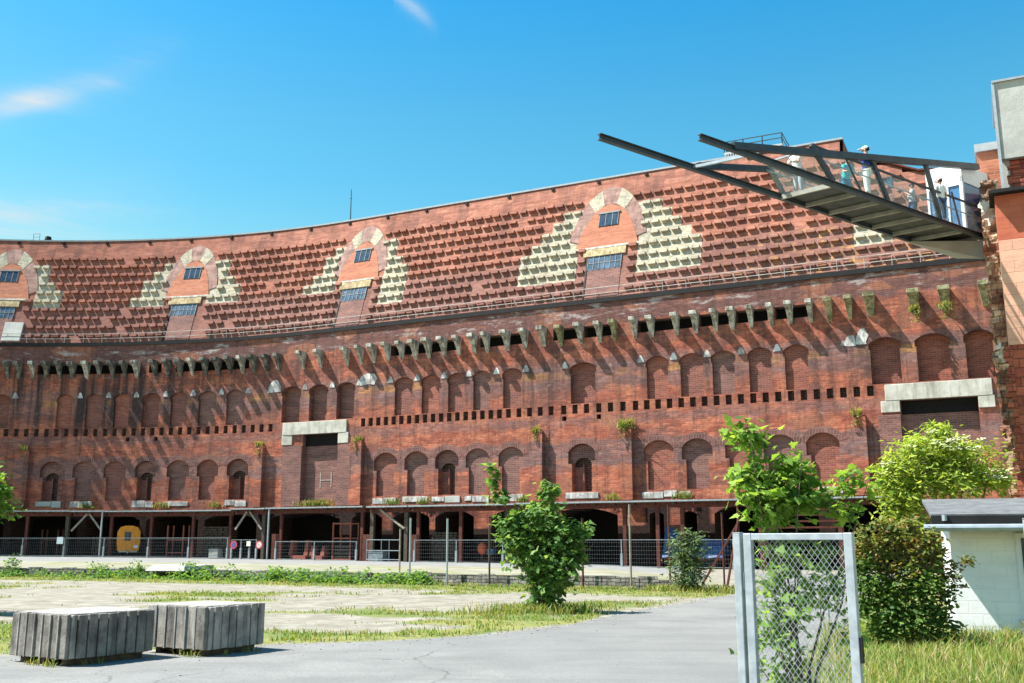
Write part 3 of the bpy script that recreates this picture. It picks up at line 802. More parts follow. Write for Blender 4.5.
# ------------------------------------------------------------------ tower at the right with the torn masonry edge
TN = Vector((-math.sin(TH), -math.cos(TH), 0)); TT = Vector((math.cos(TH), -math.sin(TH), 0))
K = 0.6            # tower and platform stand about 40 m away
tower = empty('brick_tower', (30.2 * K, 59.6 * K, 0))
tag(tower, 'tall brick tower with painted upper face and concrete top at the right edge', 'tower')
def tlocal(u, v, z):   # u along facade direction, v backwards
    q = (TT * u - TN * v) * K; return (q.x, q.y, EYE + (z - EYE) * K if z > 0.05 else -0.05)
def tbox(m, u0, u1, v0, v1, z0, z1, mi=0):
    pts = [(u0, v0), (u1, v0), (u1, v1), (u0, v1)]
    c8 = [tlocal(u, v, z0) for u, v in pts] + [tlocal(u, v, z1) for u, v in pts]
    for kf, q in enumerate(((3, 2, 1, 0), (4, 5, 6, 7), (0, 1, 5, 4), (1, 2, 6, 5), (2, 3, 7, 6), (3, 0, 4, 7))):
        m.face([c8[i] for i in q], mi, [((pts[i % 4][0] + pts[i % 4][1]) * K, (z1 if i > 3 else z0) * K) if kf > 1 else (pts[i % 4][0], pts[i % 4][1]) for i in q])
M['rough'] = mat_brick('rough_red_brick', (0.26, 0.06, 0.04), (0.36, 0.10, 0.055), 0.62, 0.31, (0.06, 0.03, 0.03), 1.0, 0.5)
M['painted'] = mat_brick('salmon_painted_brick', (0.58, 0.31, 0.22), (0.65, 0.37, 0.265), 0.9, 0.42, (0.42, 0.2, 0.14), 0.35, 0.12)
M['redband'] = mat_brick('red_brick_band', (0.40, 0.10, 0.06), (0.46, 0.13, 0.07), 0.9, 0.42, (0.3, 0.1, 0.07), 0.35, 0.12)
M['rubble'] = mat_brick('torn_masonry', (0.20, 0.09, 0.06), (0.42, 0.30, 0.2), 0.4, 0.26, (0.12, 0.08, 0.06), 1.2, 0.8)
M['rubble_pale'] = mat_stone('pale_rubble', (0.42, 0.36, 0.27), (0.66, 0.6, 0.5), (0.16, 0.1, 0.07), 0.6, 1.5)
m = MB(); tbox(m, 0.0, 14, 0, 9, 13.7, 20.3); tower_p = m.build('painted_face', M['painted'], tower)
m = MB(); tbox(m, -0.0, 14, 0.003, 9, 20.302, 23.2); m.build('red_band', M['redband'], tower)
m = MB(); tbox(m, 0.15, 14, 0.06, 9, 0, 13.698)
r2 = random.Random(3)
for k in range(44):          # ragged left edge of the rough lower brickwork
    z = k * 0.31; tbox(m, -0.25 + r2.uniform(-0.25, 0.2), 0.16, 0.04 + r2.uniform(-0.03, 0.05), 0.9, z, z + 0.29)
m.build('rough_face', M['rough'], tower)
def rough_strip(m, u0, u1, v0, z0, z1, seed, du=0.16, dz=0.14, amp=0.55, edge=0.5):
    nz_ = int((z1 - z0) / dz); nu = int((u1 - u0) / du)
    def pt(i, j):
        z = z0 + j * dz; zc = round(z / 0.28) * 0.28
        e = mnoise.noise(Vector((seed, zc * 1.3, 0))) * edge + mnoise.noise(Vector((seed + 5, zc * 4.1, 1))) * edge * 0.6
        f = i / nu; u = (u0 + e) * (1 - f) + u1 * f
        v = v0 + amp * mnoise.noise(Vector((u * 1.7, zc * 1.9, seed))) + amp * 0.5 * mnoise.noise(Vector((u * 5.0, zc * 5.0, seed + 3)))
        return u, v, z
    for j in range(nz_):
        for i in range(nu):
            q = [pt(i, j), pt(i + 1, j), pt(i + 1, j + 1), pt(i, j + 1)]
            n_ = mnoise.noise(Vector((q[0][0] * 1.1, q[0][2] * 0.45, seed + 8))) + 0.5 * mnoise.noise(Vector((q[0][0] * 4, q[0][2] * 3, seed + 2)))
            mi = 1 if n_ > 0.22 and 13 < q[0][2] < 25 else 0
            m.face([tlocal(*k) for k in q], mi, [(k[0] * K, k[2] * K) for k in q])
        a_, b_ = pt(0, j), pt(0, j + 1)
        m.face([tlocal(*a_), tlocal(*b_), tlocal(b_[0] + 0.3, 9, b_[2]), tlocal(a_[0] + 0.3, 9, a_[2])], 0, [(0, a_[2] * K), (0, b_[2] * K), (4, b_[2] * K), (4, a_[2] * K)])
m = MB(); rough_strip(m, -0.8, 0.35, 2.5, 0.2, 25.2, 4.0, amp=0.3, edge=0.32)
m.build('torn_edge', [M['rubble'], M['rubble_pale']], tower)
m = MB(); tbox(m, -0.3, 14, -0.7, 9, 23.22, 23.36); tbox(m, -0.3, 14, -0.76, -0.68, 23.18, 23.4); m.build('eave', M['gutter'], tower)
m = MB(); tbox(m, 1.1, 14, 1.5, 9, 23.43, 26.2)
for k in range(9): tbox(m, 1.0 + r2.uniform(-0.15, .1), 3, 1.4, 2.0, 23.45 + k * 0.3, 23.7 + k * 0.3)
m.build('upper_brick', M['rough'], tower)
m = MB(); tbox(m, 0.65, 14, 1.0, 9, 25.9, 31.1); tbox(m, 0.65, 1.09, 1.45, 9, 23.45, 25.898); m.build('concrete_top', M['concrete'], tower)
m = MB(); tbox(m, 0.5, 14, 0.85, 9, 31.102, 31.24); tbox(m, 0.48, 0.649, 0.9, 1.2, 23.45, 31.1); m.build('top_capping', M['cap'], tower)
m = MB(); tbox(m, -0.75, 3, 6, 11, 23.5, 28.4); m.build('rear_block', M['panel'], tower)
m = MB(); tbox(m, -0.85, 3, 5.8, 11, 28.402, 28.95); m.build('rear_capping', M['cap'], tower)

# ------------------------------------------------------------------ the steel viewing platform
SC = lambda x, y, z: Vector((x * K, y * K, EYE + (z - EYE) * K))
ER, TR_ = SC(31.2, 63.7, 21.85), SC(9.4, 47.1, 21.85)
EL, TL_ = SC(29.6, 67.0, 22.0), SC(4.4, 47.4, 22.0)
dR = (TR_ - ER).normalized(); dL = (TL_ - EL).normalized()
stake = empty('viewing_platform', ER)
SB = Vector(ER)
tag(stake, 'cantilevered steel and glass viewing platform shooting out of the tower over the yard', 'viewing platform')
def spart(m, name, mat, parent=None, **kw):
    o = m.build(name, mat, parent or stake, **kw)
    if parent is None: o.location = -SB
    return o
def rp(a, dz=0.0, k=0.0):
    """point a metres from the tower along the near stringer, k across towards the far stringer (0..1)"""
    p = (ER + dR * a * K) * (1 - k) + (EL + dL * (a + 1.0) * K) * k
    return p + Vector((0, 0, dz * K))
def ep(E_, d_, a, dz=0.0): return E_ + d_ * a * K + Vector((0, 0, dz * K))
for A, B in ((ER - dR * 0.3, TR_), (EL - dL * 0.3, TL_)):
    m = MB(); m.ibeam(A, B, 0.15, 0.2, 0.028); spart(m, 'stringer', M['steel'])
for k in range(8):
    a = 16.4 - k * 2.34
    m = MB(); m.bar(rp(a, -0.06, 0.03), rp(a, -0.06, 0.97), 0.08, 0.16); spart(m, 'cross_beam', M['steel2'])
m = MB()
m.hexa([rp(16.3, 0.05, 0.04), rp(0, 0.05, 0.04), rp(0, 0.05, 0.96), rp(16.3, 0.05, 0.96), rp(16.3, 0.1, 0.04), rp(0, 0.1, 0.04), rp(0, 0.1, 0.96), rp(16.3, 0.1, 0.96)])
spart(m, 'deck', M['soffit'])
m = MB(); m.bar(ep(ER, dR, 24.9, 0.15), ep(ER, dR, -0.3, 4.95), 0.18, 0.23); spart(m, 'top_chord', M['steel'])
m = MB(); m.bar(ep(EL, dL, 24.6, 0.2), ep(EL, dL, 18.3, 1.5), 0.17, 0.2); spart(m, 'top_chord', M['steel'])
m = MB(); m.bar(TR_ - dR * 2.4 + Vector((0, 0, .03)), TL_ - dL * 4.2 + Vector((0, 0, .03)), 0.09, 0.09); spart(m, 'tie_bar', M['galv'])
posts = [((18.2, 1.9), (16.3, 0)), ((15.0, 1.95), (13.6, 0)), ((12.3, 2.45), (10.9, 0)), ((6.35, 3.7), (5.1, 0)), ((3.4, 2.4), (2.7, 0))]
for i, ((a1, h1), (a0, h0)) in enumerate(posts):
    m = MB(); w_ = 0.19 if i in (0, 2, 3) else 0.07
    m.bar(rp(a0, 0.15), rp(a1, h1), w_ * 0.6, w_); spart(m, 'post', M['steel'])
m = MB(); m.bar(ep(EL, dL, 18.32, 1.7), ep(EL, dL, 16.95, 0.1), 0.12, 0.16); spart(m, 'post', M['steel'])
for a in (12.5, 8.0, 3.5):
    m = MB(); m.bar(ep(EL, dL, a), ep(EL, dL, a + 1.0, 2.0), 0.06, 0.12); spart(m, 'post', M['steel'])
m = MB(); m.bar(rp(18.2, 1.9), rp(-0.2, 2.05), 0.06, 0.07); spart(m, 'handrail', M['steel'])
m = MB(); m.bar(ep(EL, dL, 18.0, 1.7), ep(EL, dL, 0, 1.7), 0.06, 0.07); spart(m, 'handrail', M['steel'])
m = MB(); m.bar(rp(17.8, 1.3, 0.04), rp(0.2, 1.3, 0.04), 0.04); spart(m, 'inner_rail', M['galv'])
m = MB(); m.bar(rp(17.8, 1.3, 0.96), rp(0.2, 1.3, 0.96), 0.04); spart(m, 'inner_rail', M['galv'])
for k in range(5):
    a1, a0 = 16.0 - k * 3.2, 16.0 - (k + 1) * 3.2
    m = MB(); m.face([rp(a1, 0.2), rp(a0 + 0.08, 0.2), rp(a0 + 1.2, 1.85), rp(a1 + 1.5, 1.85)]); spart(m, 'glass_pane', M['glass'])
    m = MB(); m.face([rp(a1, 0.2, 1), rp(a0 + 0.08, 0.2, 1), rp(a0 + 0.9, 1.6, 1), rp(a1 + 1.0, 1.6, 1)]); spart(m, 'glass_pane', M['glass'])
m = MB(); m.face([rp(16.4, 0.1, 0.02), rp(16.4, 0.1, 0.98), rp(17.8, 1.75, 0.98), rp(17.8, 1.85, 0.02)]); spart(m, 'glass_pane', M['glass'])
m = MB(); m.bar(rp(17.9, 1.8, 0.0), rp(17.9, 1.7, 1.0), 0.05); spart(m, 'front_rail', M['galv'])
# thin diagonal bracing rods
m = MB()
for a in (2.0, 7.5, 13.0): m.bar(rp(a, 0.3, 1), rp(a + 3.0, 2.6, 0.9), 0.03)
spart(m, 'bracing_rod', M['galv'])
# grey underside running back to the tower
m = MB(); q = [rp(0.1, -0.25, 1.0), rp(4.2, -0.25, 1.0), rp(0.0, -0.22, 0.0), rp(-1.8, -1.6, 0.55)]
A_, B_, C_, D_, E_ = rp(3.2, -0.26, 1.0), rp(-0.1, -0.26, 0.0), rp(-0.1, -1.5, 0.0), rp(-3.5, -1.5, 1.0), rp(-3.5, -0.26, 1.0)
m.face([A_, B_, C_]); m.face([A_, C_, E_]); m.face([A_, E_, B_]); m.face([B_, E_, C_])
spart(m, 'haunch', M['concrete_grey'])
# white entrance lobby at the tower end
m = MB()
lob = lambda a, k, z: rp(a, z, k)
def lbox(m, a0, a1, k0, k1, z0, z1, z1b=None):
    z1b = z1b if z1b is not None else z1
    m.hexa([lob(a1, k0, z0), lob(a0, k0, z0), lob(a0, k1, z0), lob(a1, k1, z0), lob(a1, k0, z1), lob(a0, k0, z1), lob(a0, k1, z1), lob(a1, k1, z1b)])
lbox(m, -3.0, 1.5, 0.06, 0.74, 4.0, 4.9); lbox(m, 1.3, 1.5, 0.06, 0.74, 3.4, 4.0)
for k0, k1 in ((0.06, 0.12), (0.33, 0.37), (0.7, 0.74)): lbox(m, 1.3, 1.5, k0, k1, 0.12, 3.4)
lbox(m, -3.0, 1.5, 0.06, 0.1, 3.6, 4.0); lbox(m, -1.2, -1.0, 0.06, 0.11, 0.12, 3.6)
lby = spart(m, 'entrance_lobby', M['white_paint'])
m = MB()
m.face([lob(1.4, 0.12, 0.15), lob(1.4, 0.7, 0.15), lob(1.4, 0.7, 3.4), lob(1.4, 0.12, 3.4)])
m.face([lob(1.3, 0.08, 0.15), lob(-3, 0.08, 0.15), lob(-3, 0.08, 3.6), lob(1.3, 0.08, 3.6)])
spart(m, 'lobby_glass', M['doorglass'])

# ------------------------------------------------------------------ people
def skin_mesh(name, vs, es, rad, mats, parent, sub=2):
    me = bpy.data.meshes.new(name); me.from_pydata(vs, es, []); me.update()
    o = bpy.data.objects.new(name, me); COL.objects.link(o)
    o.modifiers.new('skin', 'SKIN')
    lay = me.skin_vertices[0]
    for i, r_ in enumerate(rad): lay.data[i].radius = (r_, r_) if not isinstance(r_, tuple) else r_
    lay.data[0].use_root = True
    ss_ = o.modifiers.new('sub', 'SUBSURF'); ss_.levels = sub; ss_.render_levels = sub
    dg = bpy.context.evaluated_depsgraph_get()
    me2 = bpy.data.meshes.new_from_object(o.evaluated_get(dg))
    bpy.data.objects.remove(o)
    for p_ in me2.polygons: p_.use_smooth = True
    me2.materials.clear()
    for m_ in mats: me2.materials.append(m_)
    o2 = bpy.data.objects.new(name, me2); COL.objects.link(o2); o2.parent = parent
    return o2
SKIN = plain('skin_tone', (0.5, 0.28, 0.2), 0.6, 0, 0.06)
def person(loc, rz, label, shirt, legs, hair, pose='rail', hat=None, h=1.72, bag=None):
    o = empty('person', loc, rz)
    tag(o, label, 'person')
    k = h / 1.72
    lean = 0.12 if pose == 'rail' else 0.0
    pel = (0, 0, 0.93); chest = (0, lean * 0.6, 1.25); sh = (0, lean, 1.42); nk = (0, lean * 1.1, 1.5); hd = (0, lean * 1.3, 1.62); ht = (0, lean * 1.3, 1.71)
    if pose == 'camera':
        armL = [(-0.19, lean, 1.40), (-0.26, lean + 0.12, 1.18), (-0.08, lean + 0.30, 1.42)]
        armR = [(0.19, lean, 1.40), (0.26, lean + 0.12, 1.18), (0.08, lean + 0.30, 1.42)]
    elif pose == 'rail':
        armL = [(-0.20, lean, 1.40), (-0.25, lean + 0.10, 1.14), (-0.22, lean + 0.36, 1.10)]
        armR = [(0.20, lean, 1.40), (0.25, lean + 0.10, 1.14), (0.22, lean + 0.36, 1.10)]
    else:
        armL = [(-0.20, 0, 1.40), (-0.26, -0.02, 1.12), (-0.25, 0.06, 0.86)]
        armR = [(0.20, 0, 1.40), (0.26, -0.02, 1.12), (0.25, 0.06, 0.86)]
    legL = [(-0.10, 0, 0.86), (-0.11, 0.03, 0.48), (-0.12, -0.02, 0.08), (-0.12, 0.12, 0.04)]
    legR = [(0.10, 0, 0.86), (0.12, 0.02, 0.48), (0.13, 0.0, 0.08), (0.14, 0.14, 0.04)]
    S_ = lambda L: [tuple(c * k for c in p) for p in L]
    vs = S_([pel, chest, sh, nk, hd, ht] + armL + armR + legL + legR)
    es = [(0, 1), (1, 2), (2, 3), (3, 4), (4, 5), (2, 6), (6, 7), (7, 8), (2, 9), (9, 10), (10, 11), (0, 12), (12, 13), (13, 14), (14, 15), (0, 16), (16, 17), (17, 18), (18, 19)]
    rad = [(0.13, 0.10), (0.14, 0.10), (0.12, 0.09), 0.055, (0.078, 0.095), (0.06, 0.07)] + [0.055, 0.042, 0.035] * 2 + [0.085, 0.058, 0.042, 0.035] * 2
    rad = [tuple(v * k for v in r_) if isinstance(r_, tuple) else r_ * k for r_ in rad]
    skin_mesh('body', vs, es, rad, [SKIN], o)
    # shirt with sleeves, trousers
    vs = S_([(0, 0, 0.86), chest, (0, lean, 1.43)] + [armL[0], tuple((armL[0][i] * 0.25 + armL[1][i] * 0.75) for i in range(3)), armR[0], tuple((armR[0][i] * 0.25 + armR[1][i] * 0.75) for i in range(3))])
    skin_mesh('shirt', vs, [(0, 1), (1, 2), (2, 3), (3, 4), (2, 5), (5, 6)], [(0.175 * k, 0.14 * k), (0.18 * k, 0.14 * k), (0.13 * k, 0.11 * k), 0.08 * k, 0.07 * k, 0.08 * k, 0.07 * k], [shirt], o)
    vs = S_([(0, 0, 0.95)] + legL[:2] + [(-0.12, 0, 0.14)] + legR[:2] + [(0.13, 0.01, 0.14)])
    skin_mesh('trousers', vs, [(0, 1), (1, 2), (2, 3), (0, 4), (4, 5), (5, 6)], [(0.165 * k, 0.13 * k), 0.11 * k, 0.085 * k, 0.065 * k, 0.11 * k, 0.085 * k, 0.065 * k], [legs], o)
    m = MB(); c = Vector(hd) * k
    m.ball(c + Vector((0, -0.02, 0.045)) * k, 0.1 * k, 0.115 * k, 0.1 * k, 10, 7); m.build('hair', hair, o, smooth=True)
    m = MB(); m.ball(c + Vector((0, 0.105, -0.01)) * k, 0.018 * k, 0.03 * k, 0.03 * k, 6, 4)     # nose
    for sx in (-1, 1):
        m.ball(c + Vector((sx * 0.085, 0.0, -0.005)) * k, 0.018 * k, 0.03 * k, 0.04 * k, 6, 4)
    m.build('face', SKIN, o, smooth=True)
    for arm, sx in ((armL, -1), (armR, 1)):      # hands with fingers
        w = Vector(arm[2]) * k; d = (w - Vector(arm[1]) * k).normalized()
        m = MB(); m.ball(w + d * 0.05 * k, 0.04 * k, 0.045 * k, 0.035 * k, 6, 5)
        side = d.cross(Vector((0, 0, 1))).normalized() if abs(d.z) < 0.95 else Vector((1, 0, 0))
        for fI in range(4):
            b_ = w + d * 0.08 * k + side * (fI - 1.5) * 0.02 * k
            ln = (0.065, 0.075, 0.07, 0.055)[fI] * k
            m.tube([b_, b_ + d * ln * 0.6, b_ + d * ln * 0.9 + Vector((0, 0, -0.03 * k))], [0.010 * k, 0.009 * k, 0.007 * k], 5)
        m.tube([w + d * 0.03 * k - side * sx * 0.03, w + d * 0.07 * k - side * sx * 0.06], [0.011 * k, 0.008 * k], 5)
        m.build('hand', SKIN, o, smooth=True)
    if hat:
        m = MB(); m.ball(c + Vector((0, 0, 0.065)) * k, 0.115 * k, 0.125 * k, 0.085 * k, 10, 6)
        m.hexa([c + Vector(v) * k for v in ((-0.09, 0.08, 0.055), (0.09, 0.08, 0.055), (0.07, 0.24, 0.045), (-0.07, 0.24, 0.045), (-0.09, 0.08, 0.07), (0.09, 0.08, 0.07), (0.07, 0.24, 0.055), (-0.07, 0.24, 0.055))])
        m.build('cap', hat, o)
    return o
cl = lambda n, c: plain(n, c, 0.85, 0, 0.12, 8.0)
teal, white_c, navy, grey_c, pink, jeans, red_c, brown, blackh, royal = (cl('teal_cloth', (0.02, 0.42, 0.44)), cl('white_cloth', (0.78, 0.78, 0.76)), cl('navy_cloth', (0.02, 0.03, 0.08)),
    cl('grey_cloth', (0.36, 0.38, 0.42)), cl('pink_cloth', (0.6, 0.2, 0.24)), cl('denim', (0.06, 0.1, 0.2)), cl('red_cloth', (0.55, 0.04, 0.06)), cl('brown_hair', (0.09, 0.05, 0.03)), cl('dark_hair', (0.025, 0.02, 0.018)), cl('royal_blue_cloth', (0.03, 0.08, 0.45)))
DK = 0.1
PEOPLE = []
def deckperson(a, k, face, *args, **kw):
    p = rp(a, DK, k); PEOPLE.append(person((p.x, p.y, p.z), face, *args, **kw))
deckperson(12.3, 0.5, R(200), 'person in a bright teal top and blue skirt by the glass balustrade', teal, cl('blue_cloth', (0.02, 0.2, 0.36)), brown, 'rail', h=1.66)
deckperson(12.3, 0.1, R(60), 'tall person in a white cap and royal blue top above the railing', royal, white_c, blackh, 'camera', hat=white_c, h=1.92)
deckperson(5.0, 0.5, R(80), 'person in a pale grey shirt holding up a camera behind the glass', grey_c, jeans, blackh, 'camera', h=1.7)
deckperson(0.9, 0.42, R(100), 'person in a pink top standing outside the white entrance lobby', pink, navy, brown, 'rail', h=1.66)
deckperson(4.6, 0.03, R(20), 'person in a white cap and white shirt beside the thick steel post', white_c, jeans, brown, 'stand', hat=white_c, h=1.74)
deckperson(15.5, 0.8, R(120), 'person in pale clothes at the pointed outer end of the platform', white_c, grey_c, brown, 'rail', h=1.74)
deckperson(0.25, 0.22, R(140), 'small person in a red top behind the last pane beside the torn masonry', red_c, jeans, blackh, 'rail', h=1.2)
cam_p = PEOPLE[2]
co = empty('camera', (0, 0, 0)); 
mw = cam_p.location; a_ = cam_p.rotation_euler[2]
m = MB(); m.box(-0.07, 0.07, -0.03, 0.03, -0.045, 0.045); m.build('camera_body', M['gutter'], co)
m = MB(); m.tube([(0, 0.03, 0), (0, 0.1, 0)], 0.035, 8); m.build('lens', M['gutter'], co)
fx = Vector((0, 0.42, 1.44)); co.location = (mw.x + fx.y * -math.sin(a_), mw.y + fx.y * math.cos(a_), mw.z + fx.z); co.rotation_euler = (0, 0, a_)
tag(co, 'small black camera held by the person in a pale grey shirt', 'camera')

# ------------------------------------------------------------------ ground
FRONT = [(-70, 66.0), (-45, 61.5), (-29.3, 59.4), (-23.6, 57.6), (-13.8, 53.4), (-1.4, 46.2), (5.3, 42.6), (8.4, 41.0), (12, 39.2)]
def front_y(x):
    for (x0, y0), (x1, y1) in zip(FRONT, FRONT[1:]):
        if x <= x1: return y0 + (y1 - y0) * (x - x0) / (x1 - x0)
    return FRONT[-1][1]
ROADL = [(-60, 14.2), (-30, 15.8), (-9.06, 17.6), (-6.57, 18.5), (-4.7, 19.6), (-1.64, 20.9), (0.17, 22.6), (1.3, 24.2), (3.0, 28.2), (5.35, 32.9), (7.6, 37.1), (10.2, 43.0), (13.5, 55), (15.5, 66)]
ROADR = [(-60, -20), (8, -20), (3.2, 6.5), (3.6, 11), (4.4, 15), (6.6, 21.0), (11.4, 34.0), (17.0, 48), (23.5, 62)]
def road_left_y(x):
    for (x0, y0), (x1, y1) in zip(ROADL, ROADL[1:]):
        if x <= x1: return y0 + (y1 - y0) * (x - x0) / (x1 - x0)
    return 66
def roadr_x(y):
    L_ = ROADR[2:]
    if y <= L_[0][1]: return L_[0][0]
    for (x0, y0), (x1, y1) in zip(L_, L_[1:]):
        if y <= y1: return x0 + (x1 - x0) * (y - y0) / (y1 - y0)
    return L_[-1][0] + (y - L_[-1][1]) * 0.45
def fbm(x, y, sc, oc=4):
    return mnoise.fractal(Vector((x * sc, y * sc, 0.37)), 0.9, 2.0, oc)
def grassy(x, y):
    """0..1 how much grass grows at (x, y)"""
    if x > roadr_x(y) + 0.1: 
        return min(1.0, 0.3 + (x - roadr_x(y)) * 0.8)
    if y < road_left_y(x) - 0.1: return 0
    d = front_y(x) - y                       # distance in front of the retaining wall
    dr = y - road_left_y(x)
    if d < 0: return 0
    g = 0
    g = max(g, 1.0 - max(0, d - 3.2) / 2.4 if d < 6 else 0)
    strip = fbm(x * 0.42 + y * 0.15, y * 1.1, 0.32) * 1.25 + 0.03
    mid = math.exp(-((dr - 5.5) / 4.5) ** 2)
    g = max(g, min(1, max(0, (strip + mid * 0.75 - 0.28) * 2.2)))
    if x > -2.5: g = max(g, min(1, max(0, 1.1 - abs(dr - 1.6) * 0.55 + strip * 0.6)) * (1 if x < 2.5 else 0.5))
    if dr < 0.7: g *= max(0, dr / 0.7)
    return max(0.0, min(1.0, g))
def axis(vals):
    out = []
    for a, b, st in vals:
        k = a
        while k < b - 1e-6: out.append(k); k += st
    out.append(vals[-1][1]); return out
gx = axis([(-600, -100, 100), (-100, -40, 10), (-40, 24, 0.4), (24, 60, 6), (60, 600, 90)])
gy = axis([(-300, -20, 40), (-20, 8, 4), (8, 64, 0.4), (64, 120, 8), (120, 900, 90)])
gv = []; gat = []
for y in gy:
    for x in gx:
        bump = 0.0
        g = grassy(x, y) if (-40 <= x <= 24 and 8 <= y <= 64) else 0.3
        inroad = road_left_y(x) - 0.3 > y and x < roadr_x(y) + 0.3
        if -40 < x < 24 and 8 < y < 64 and not inroad: bump = 0.03 * fbm(x, y, 0.5) + 0.03 * g - 0.01
        gv.append((x, y, min(bump, 0.07) if not inroad else -0.01)); gat.append(g)
gf = []
W_ = len(gx)
for j in range(len(gy) - 1):
    for i in range(W_ - 1): gf.append((j * W_ + i, j * W_ + i + 1, (j + 1) * W_ + i + 1, (j + 1) * W_ + i))
me = bpy.data.meshes.new('ground'); me.from_pydata(gv, [], gf)
at = me.attributes.new('grass', 'FLOAT', 'POINT'); at.data.foreach_set('value', gat)
for p_ in me.polygons: p_.use_smooth = True
go = bpy.data.objects.new('ground', me); COL.objects.link(go); tag(go, kind='structure')
t = NT('gravel_and_grass'); p = t.pos()
an = t.n('ShaderNodeAttribute', attribute_name='grass')
g1 = t.noise(p, 1.3, 6, 0.7); g2 = t.noise(p, 9.0, 4, 0.7); g3 = t.noise(p, 0.35, 4, 0.6)
dirt = t.mix(t.step(g1, 0.35, 0.68), (0.165, 0.148, 0.115), (0.27, 0.25, 0.21))
dirt = t.mix(t.math('MULTIPLY', t.step(g2, 0.5, 0.75), 0.45), dirt, (0.15, 0.13, 0.10))
gr = t.mix(t.step(g3, 0.4, 0.62), (0.17, 0.175, 0.05), (0.085, 0.125, 0.03))
gr = t.mix(t.math('MULTIPLY', t.step(g2, 0.45, 0.7), 0.5), gr, (0.24, 0.215, 0.10))
fac = t.step(t.math('ADD', an.outputs['Fac'], t.math('MULTIPLY', t.math('SUBTRACT', g1, 0.5), 0.8)), 0.3, 0.6)
t.col(t.mix(fac, dirt, gr)); t.bump(g2, 0.5, 0.04); t.b.inputs['Roughness'].default_value = 0.95
me.materials.append(t.m)

# road
t = NT('worn_asphalt'); p = t.pos()
a1 = t.noise(p, 26.0, 3, 0.7); a2 = t.noise(p, 0.5, 5, 0.6); a3 = t.noise(p, 1.0, 4, 0.6, sc=(0.25, 1.6, 1))
c = t.mix(t.step(a2, 0.35, 0.65), (0.148, 0.148, 0.142), (0.195, 0.193, 0.185))
c = t.mix(t.math('MULTIPLY', t.step(a3, 0.45, 0.65), 0.35), c, (0.21, 0.207, 0.197))
c = t.mix(t.math('MULTIPLY', t.step(a1, 0.45, 0.7), 0.6), c, (0.10, 0.10, 0.097))
tyre = t.noise(p, 1.0, 4, 0.6, sc=(0.12, 1.1, 1), loc=(3, 7, 0)); c = t.mix(t.math('MULTIPLY', t.step(tyre, 0.5, 0.64), 0.3), c, (0.115, 0.115, 0.112))
c = t.mix(t.math('MULTIPLY', t.step(t.noise(p, 40.0, 2, 0.5, loc=(5, 5, 5), sc=(1, 1, 1)), 0.6, 0.7), 0.4), c, (0.30, 0.295, 0.28))
vc = t.n('ShaderNodeTexVoronoi', feature='DISTANCE_TO_EDGE'); wv = t.n('ShaderNodeMix', data_type='RGBA', blend_type='ADD'); wv.inputs[0].default_value = 0.9
nv = t.n('ShaderNodeTexNoise'); nv.inputs['Scale'].default_value = 0.9; nv.inputs['Detail'].default_value = 5; t.L(p, nv.inputs['Vector']); t.L(p, wv.inputs[6]); t.L(nv.outputs[1], wv.inputs[7])
t.L(t.scale(wv.outputs[2], (0.33, 0.2, 1)), vc.inputs['Vector']); vc.inputs['Scale'].default_value = 1.0
crk = t.math('MULTIPLY', t.math('SUBTRACT', 1.0, t.step(vc.outputs['Distance'], 0.002, 0.008)), t.step(t.noise(p, 0.25, 3, 0.6, loc=(4, 4, 4), sc=(1, 1, 1)), 0.42, 0.55))
c = t.mix(t.math('MULTIPLY', crk, 0.7), c, (0.06, 0.06, 0.058))
vp = t.n('ShaderNodeTexVoronoi', feature='F1', distance='CHEBYCHEV'); t.L(t.scale(p, (0.16, 0.11, 1), rot=(0, 0, 0.5)), vp.inputs['Vector']); vp.inputs['Scale'].default_value = 1.0
c = t.mix(t.math('MULTIPLY', t.step(t.sep(vp.outputs['Color'])[0], 0.7, 0.71), 0.3), c, (0.14, 0.14, 0.138))
oil = t.noise(p, 0.9, 5, 0.7, loc=(9, 1, 0), sc=(1, 1, 1)); c = t.mix(t.math('MULTIPLY', t.step(oil, 0.6, 0.72), 0.35), c, (0.1, 0.098, 0.094))
t.col(c); t.bump(a1, 0.35, 0.015); t.b.inputs['Roughness'].default_value = 0.88
M['asphalt'] = t.m
mb = MB()
rj = random.Random(5)
def dens(L_, step, jit):
    out = []
    for (x0, y0), (x1, y1) in zip(L_, L_[1:]):
        n = max(1, int(math.hypot(x1 - x0, y1 - y0) / step))
        for k in range(n):
            f = k / n; w = jit if y0 > 5 else 0
            out.append((x0 + (x1 - x0) * f + rj.uniform(-w, w), y0 + (y1 - y0) * f + rj.uniform(-w, w)))
    out.append(L_[-1]); return out
loop = dens(ROADR, 0.6, 0.1) + dens(ROADL[::-1], 0.5, 0.12)
v2, _, f2, _, _, of2 = delaunay_2d_cdt([Vector(q) for q in loop], [], [list(range(len(loop)))], 1, 1e-4, True)
for f, of in zip(f2, of2):
  if of: mb.face([(v2[i].x, v2[i].y, 0.012) for i in f])
ro = mb.build('road', M['asphalt']); tag(ro, kind='structure')

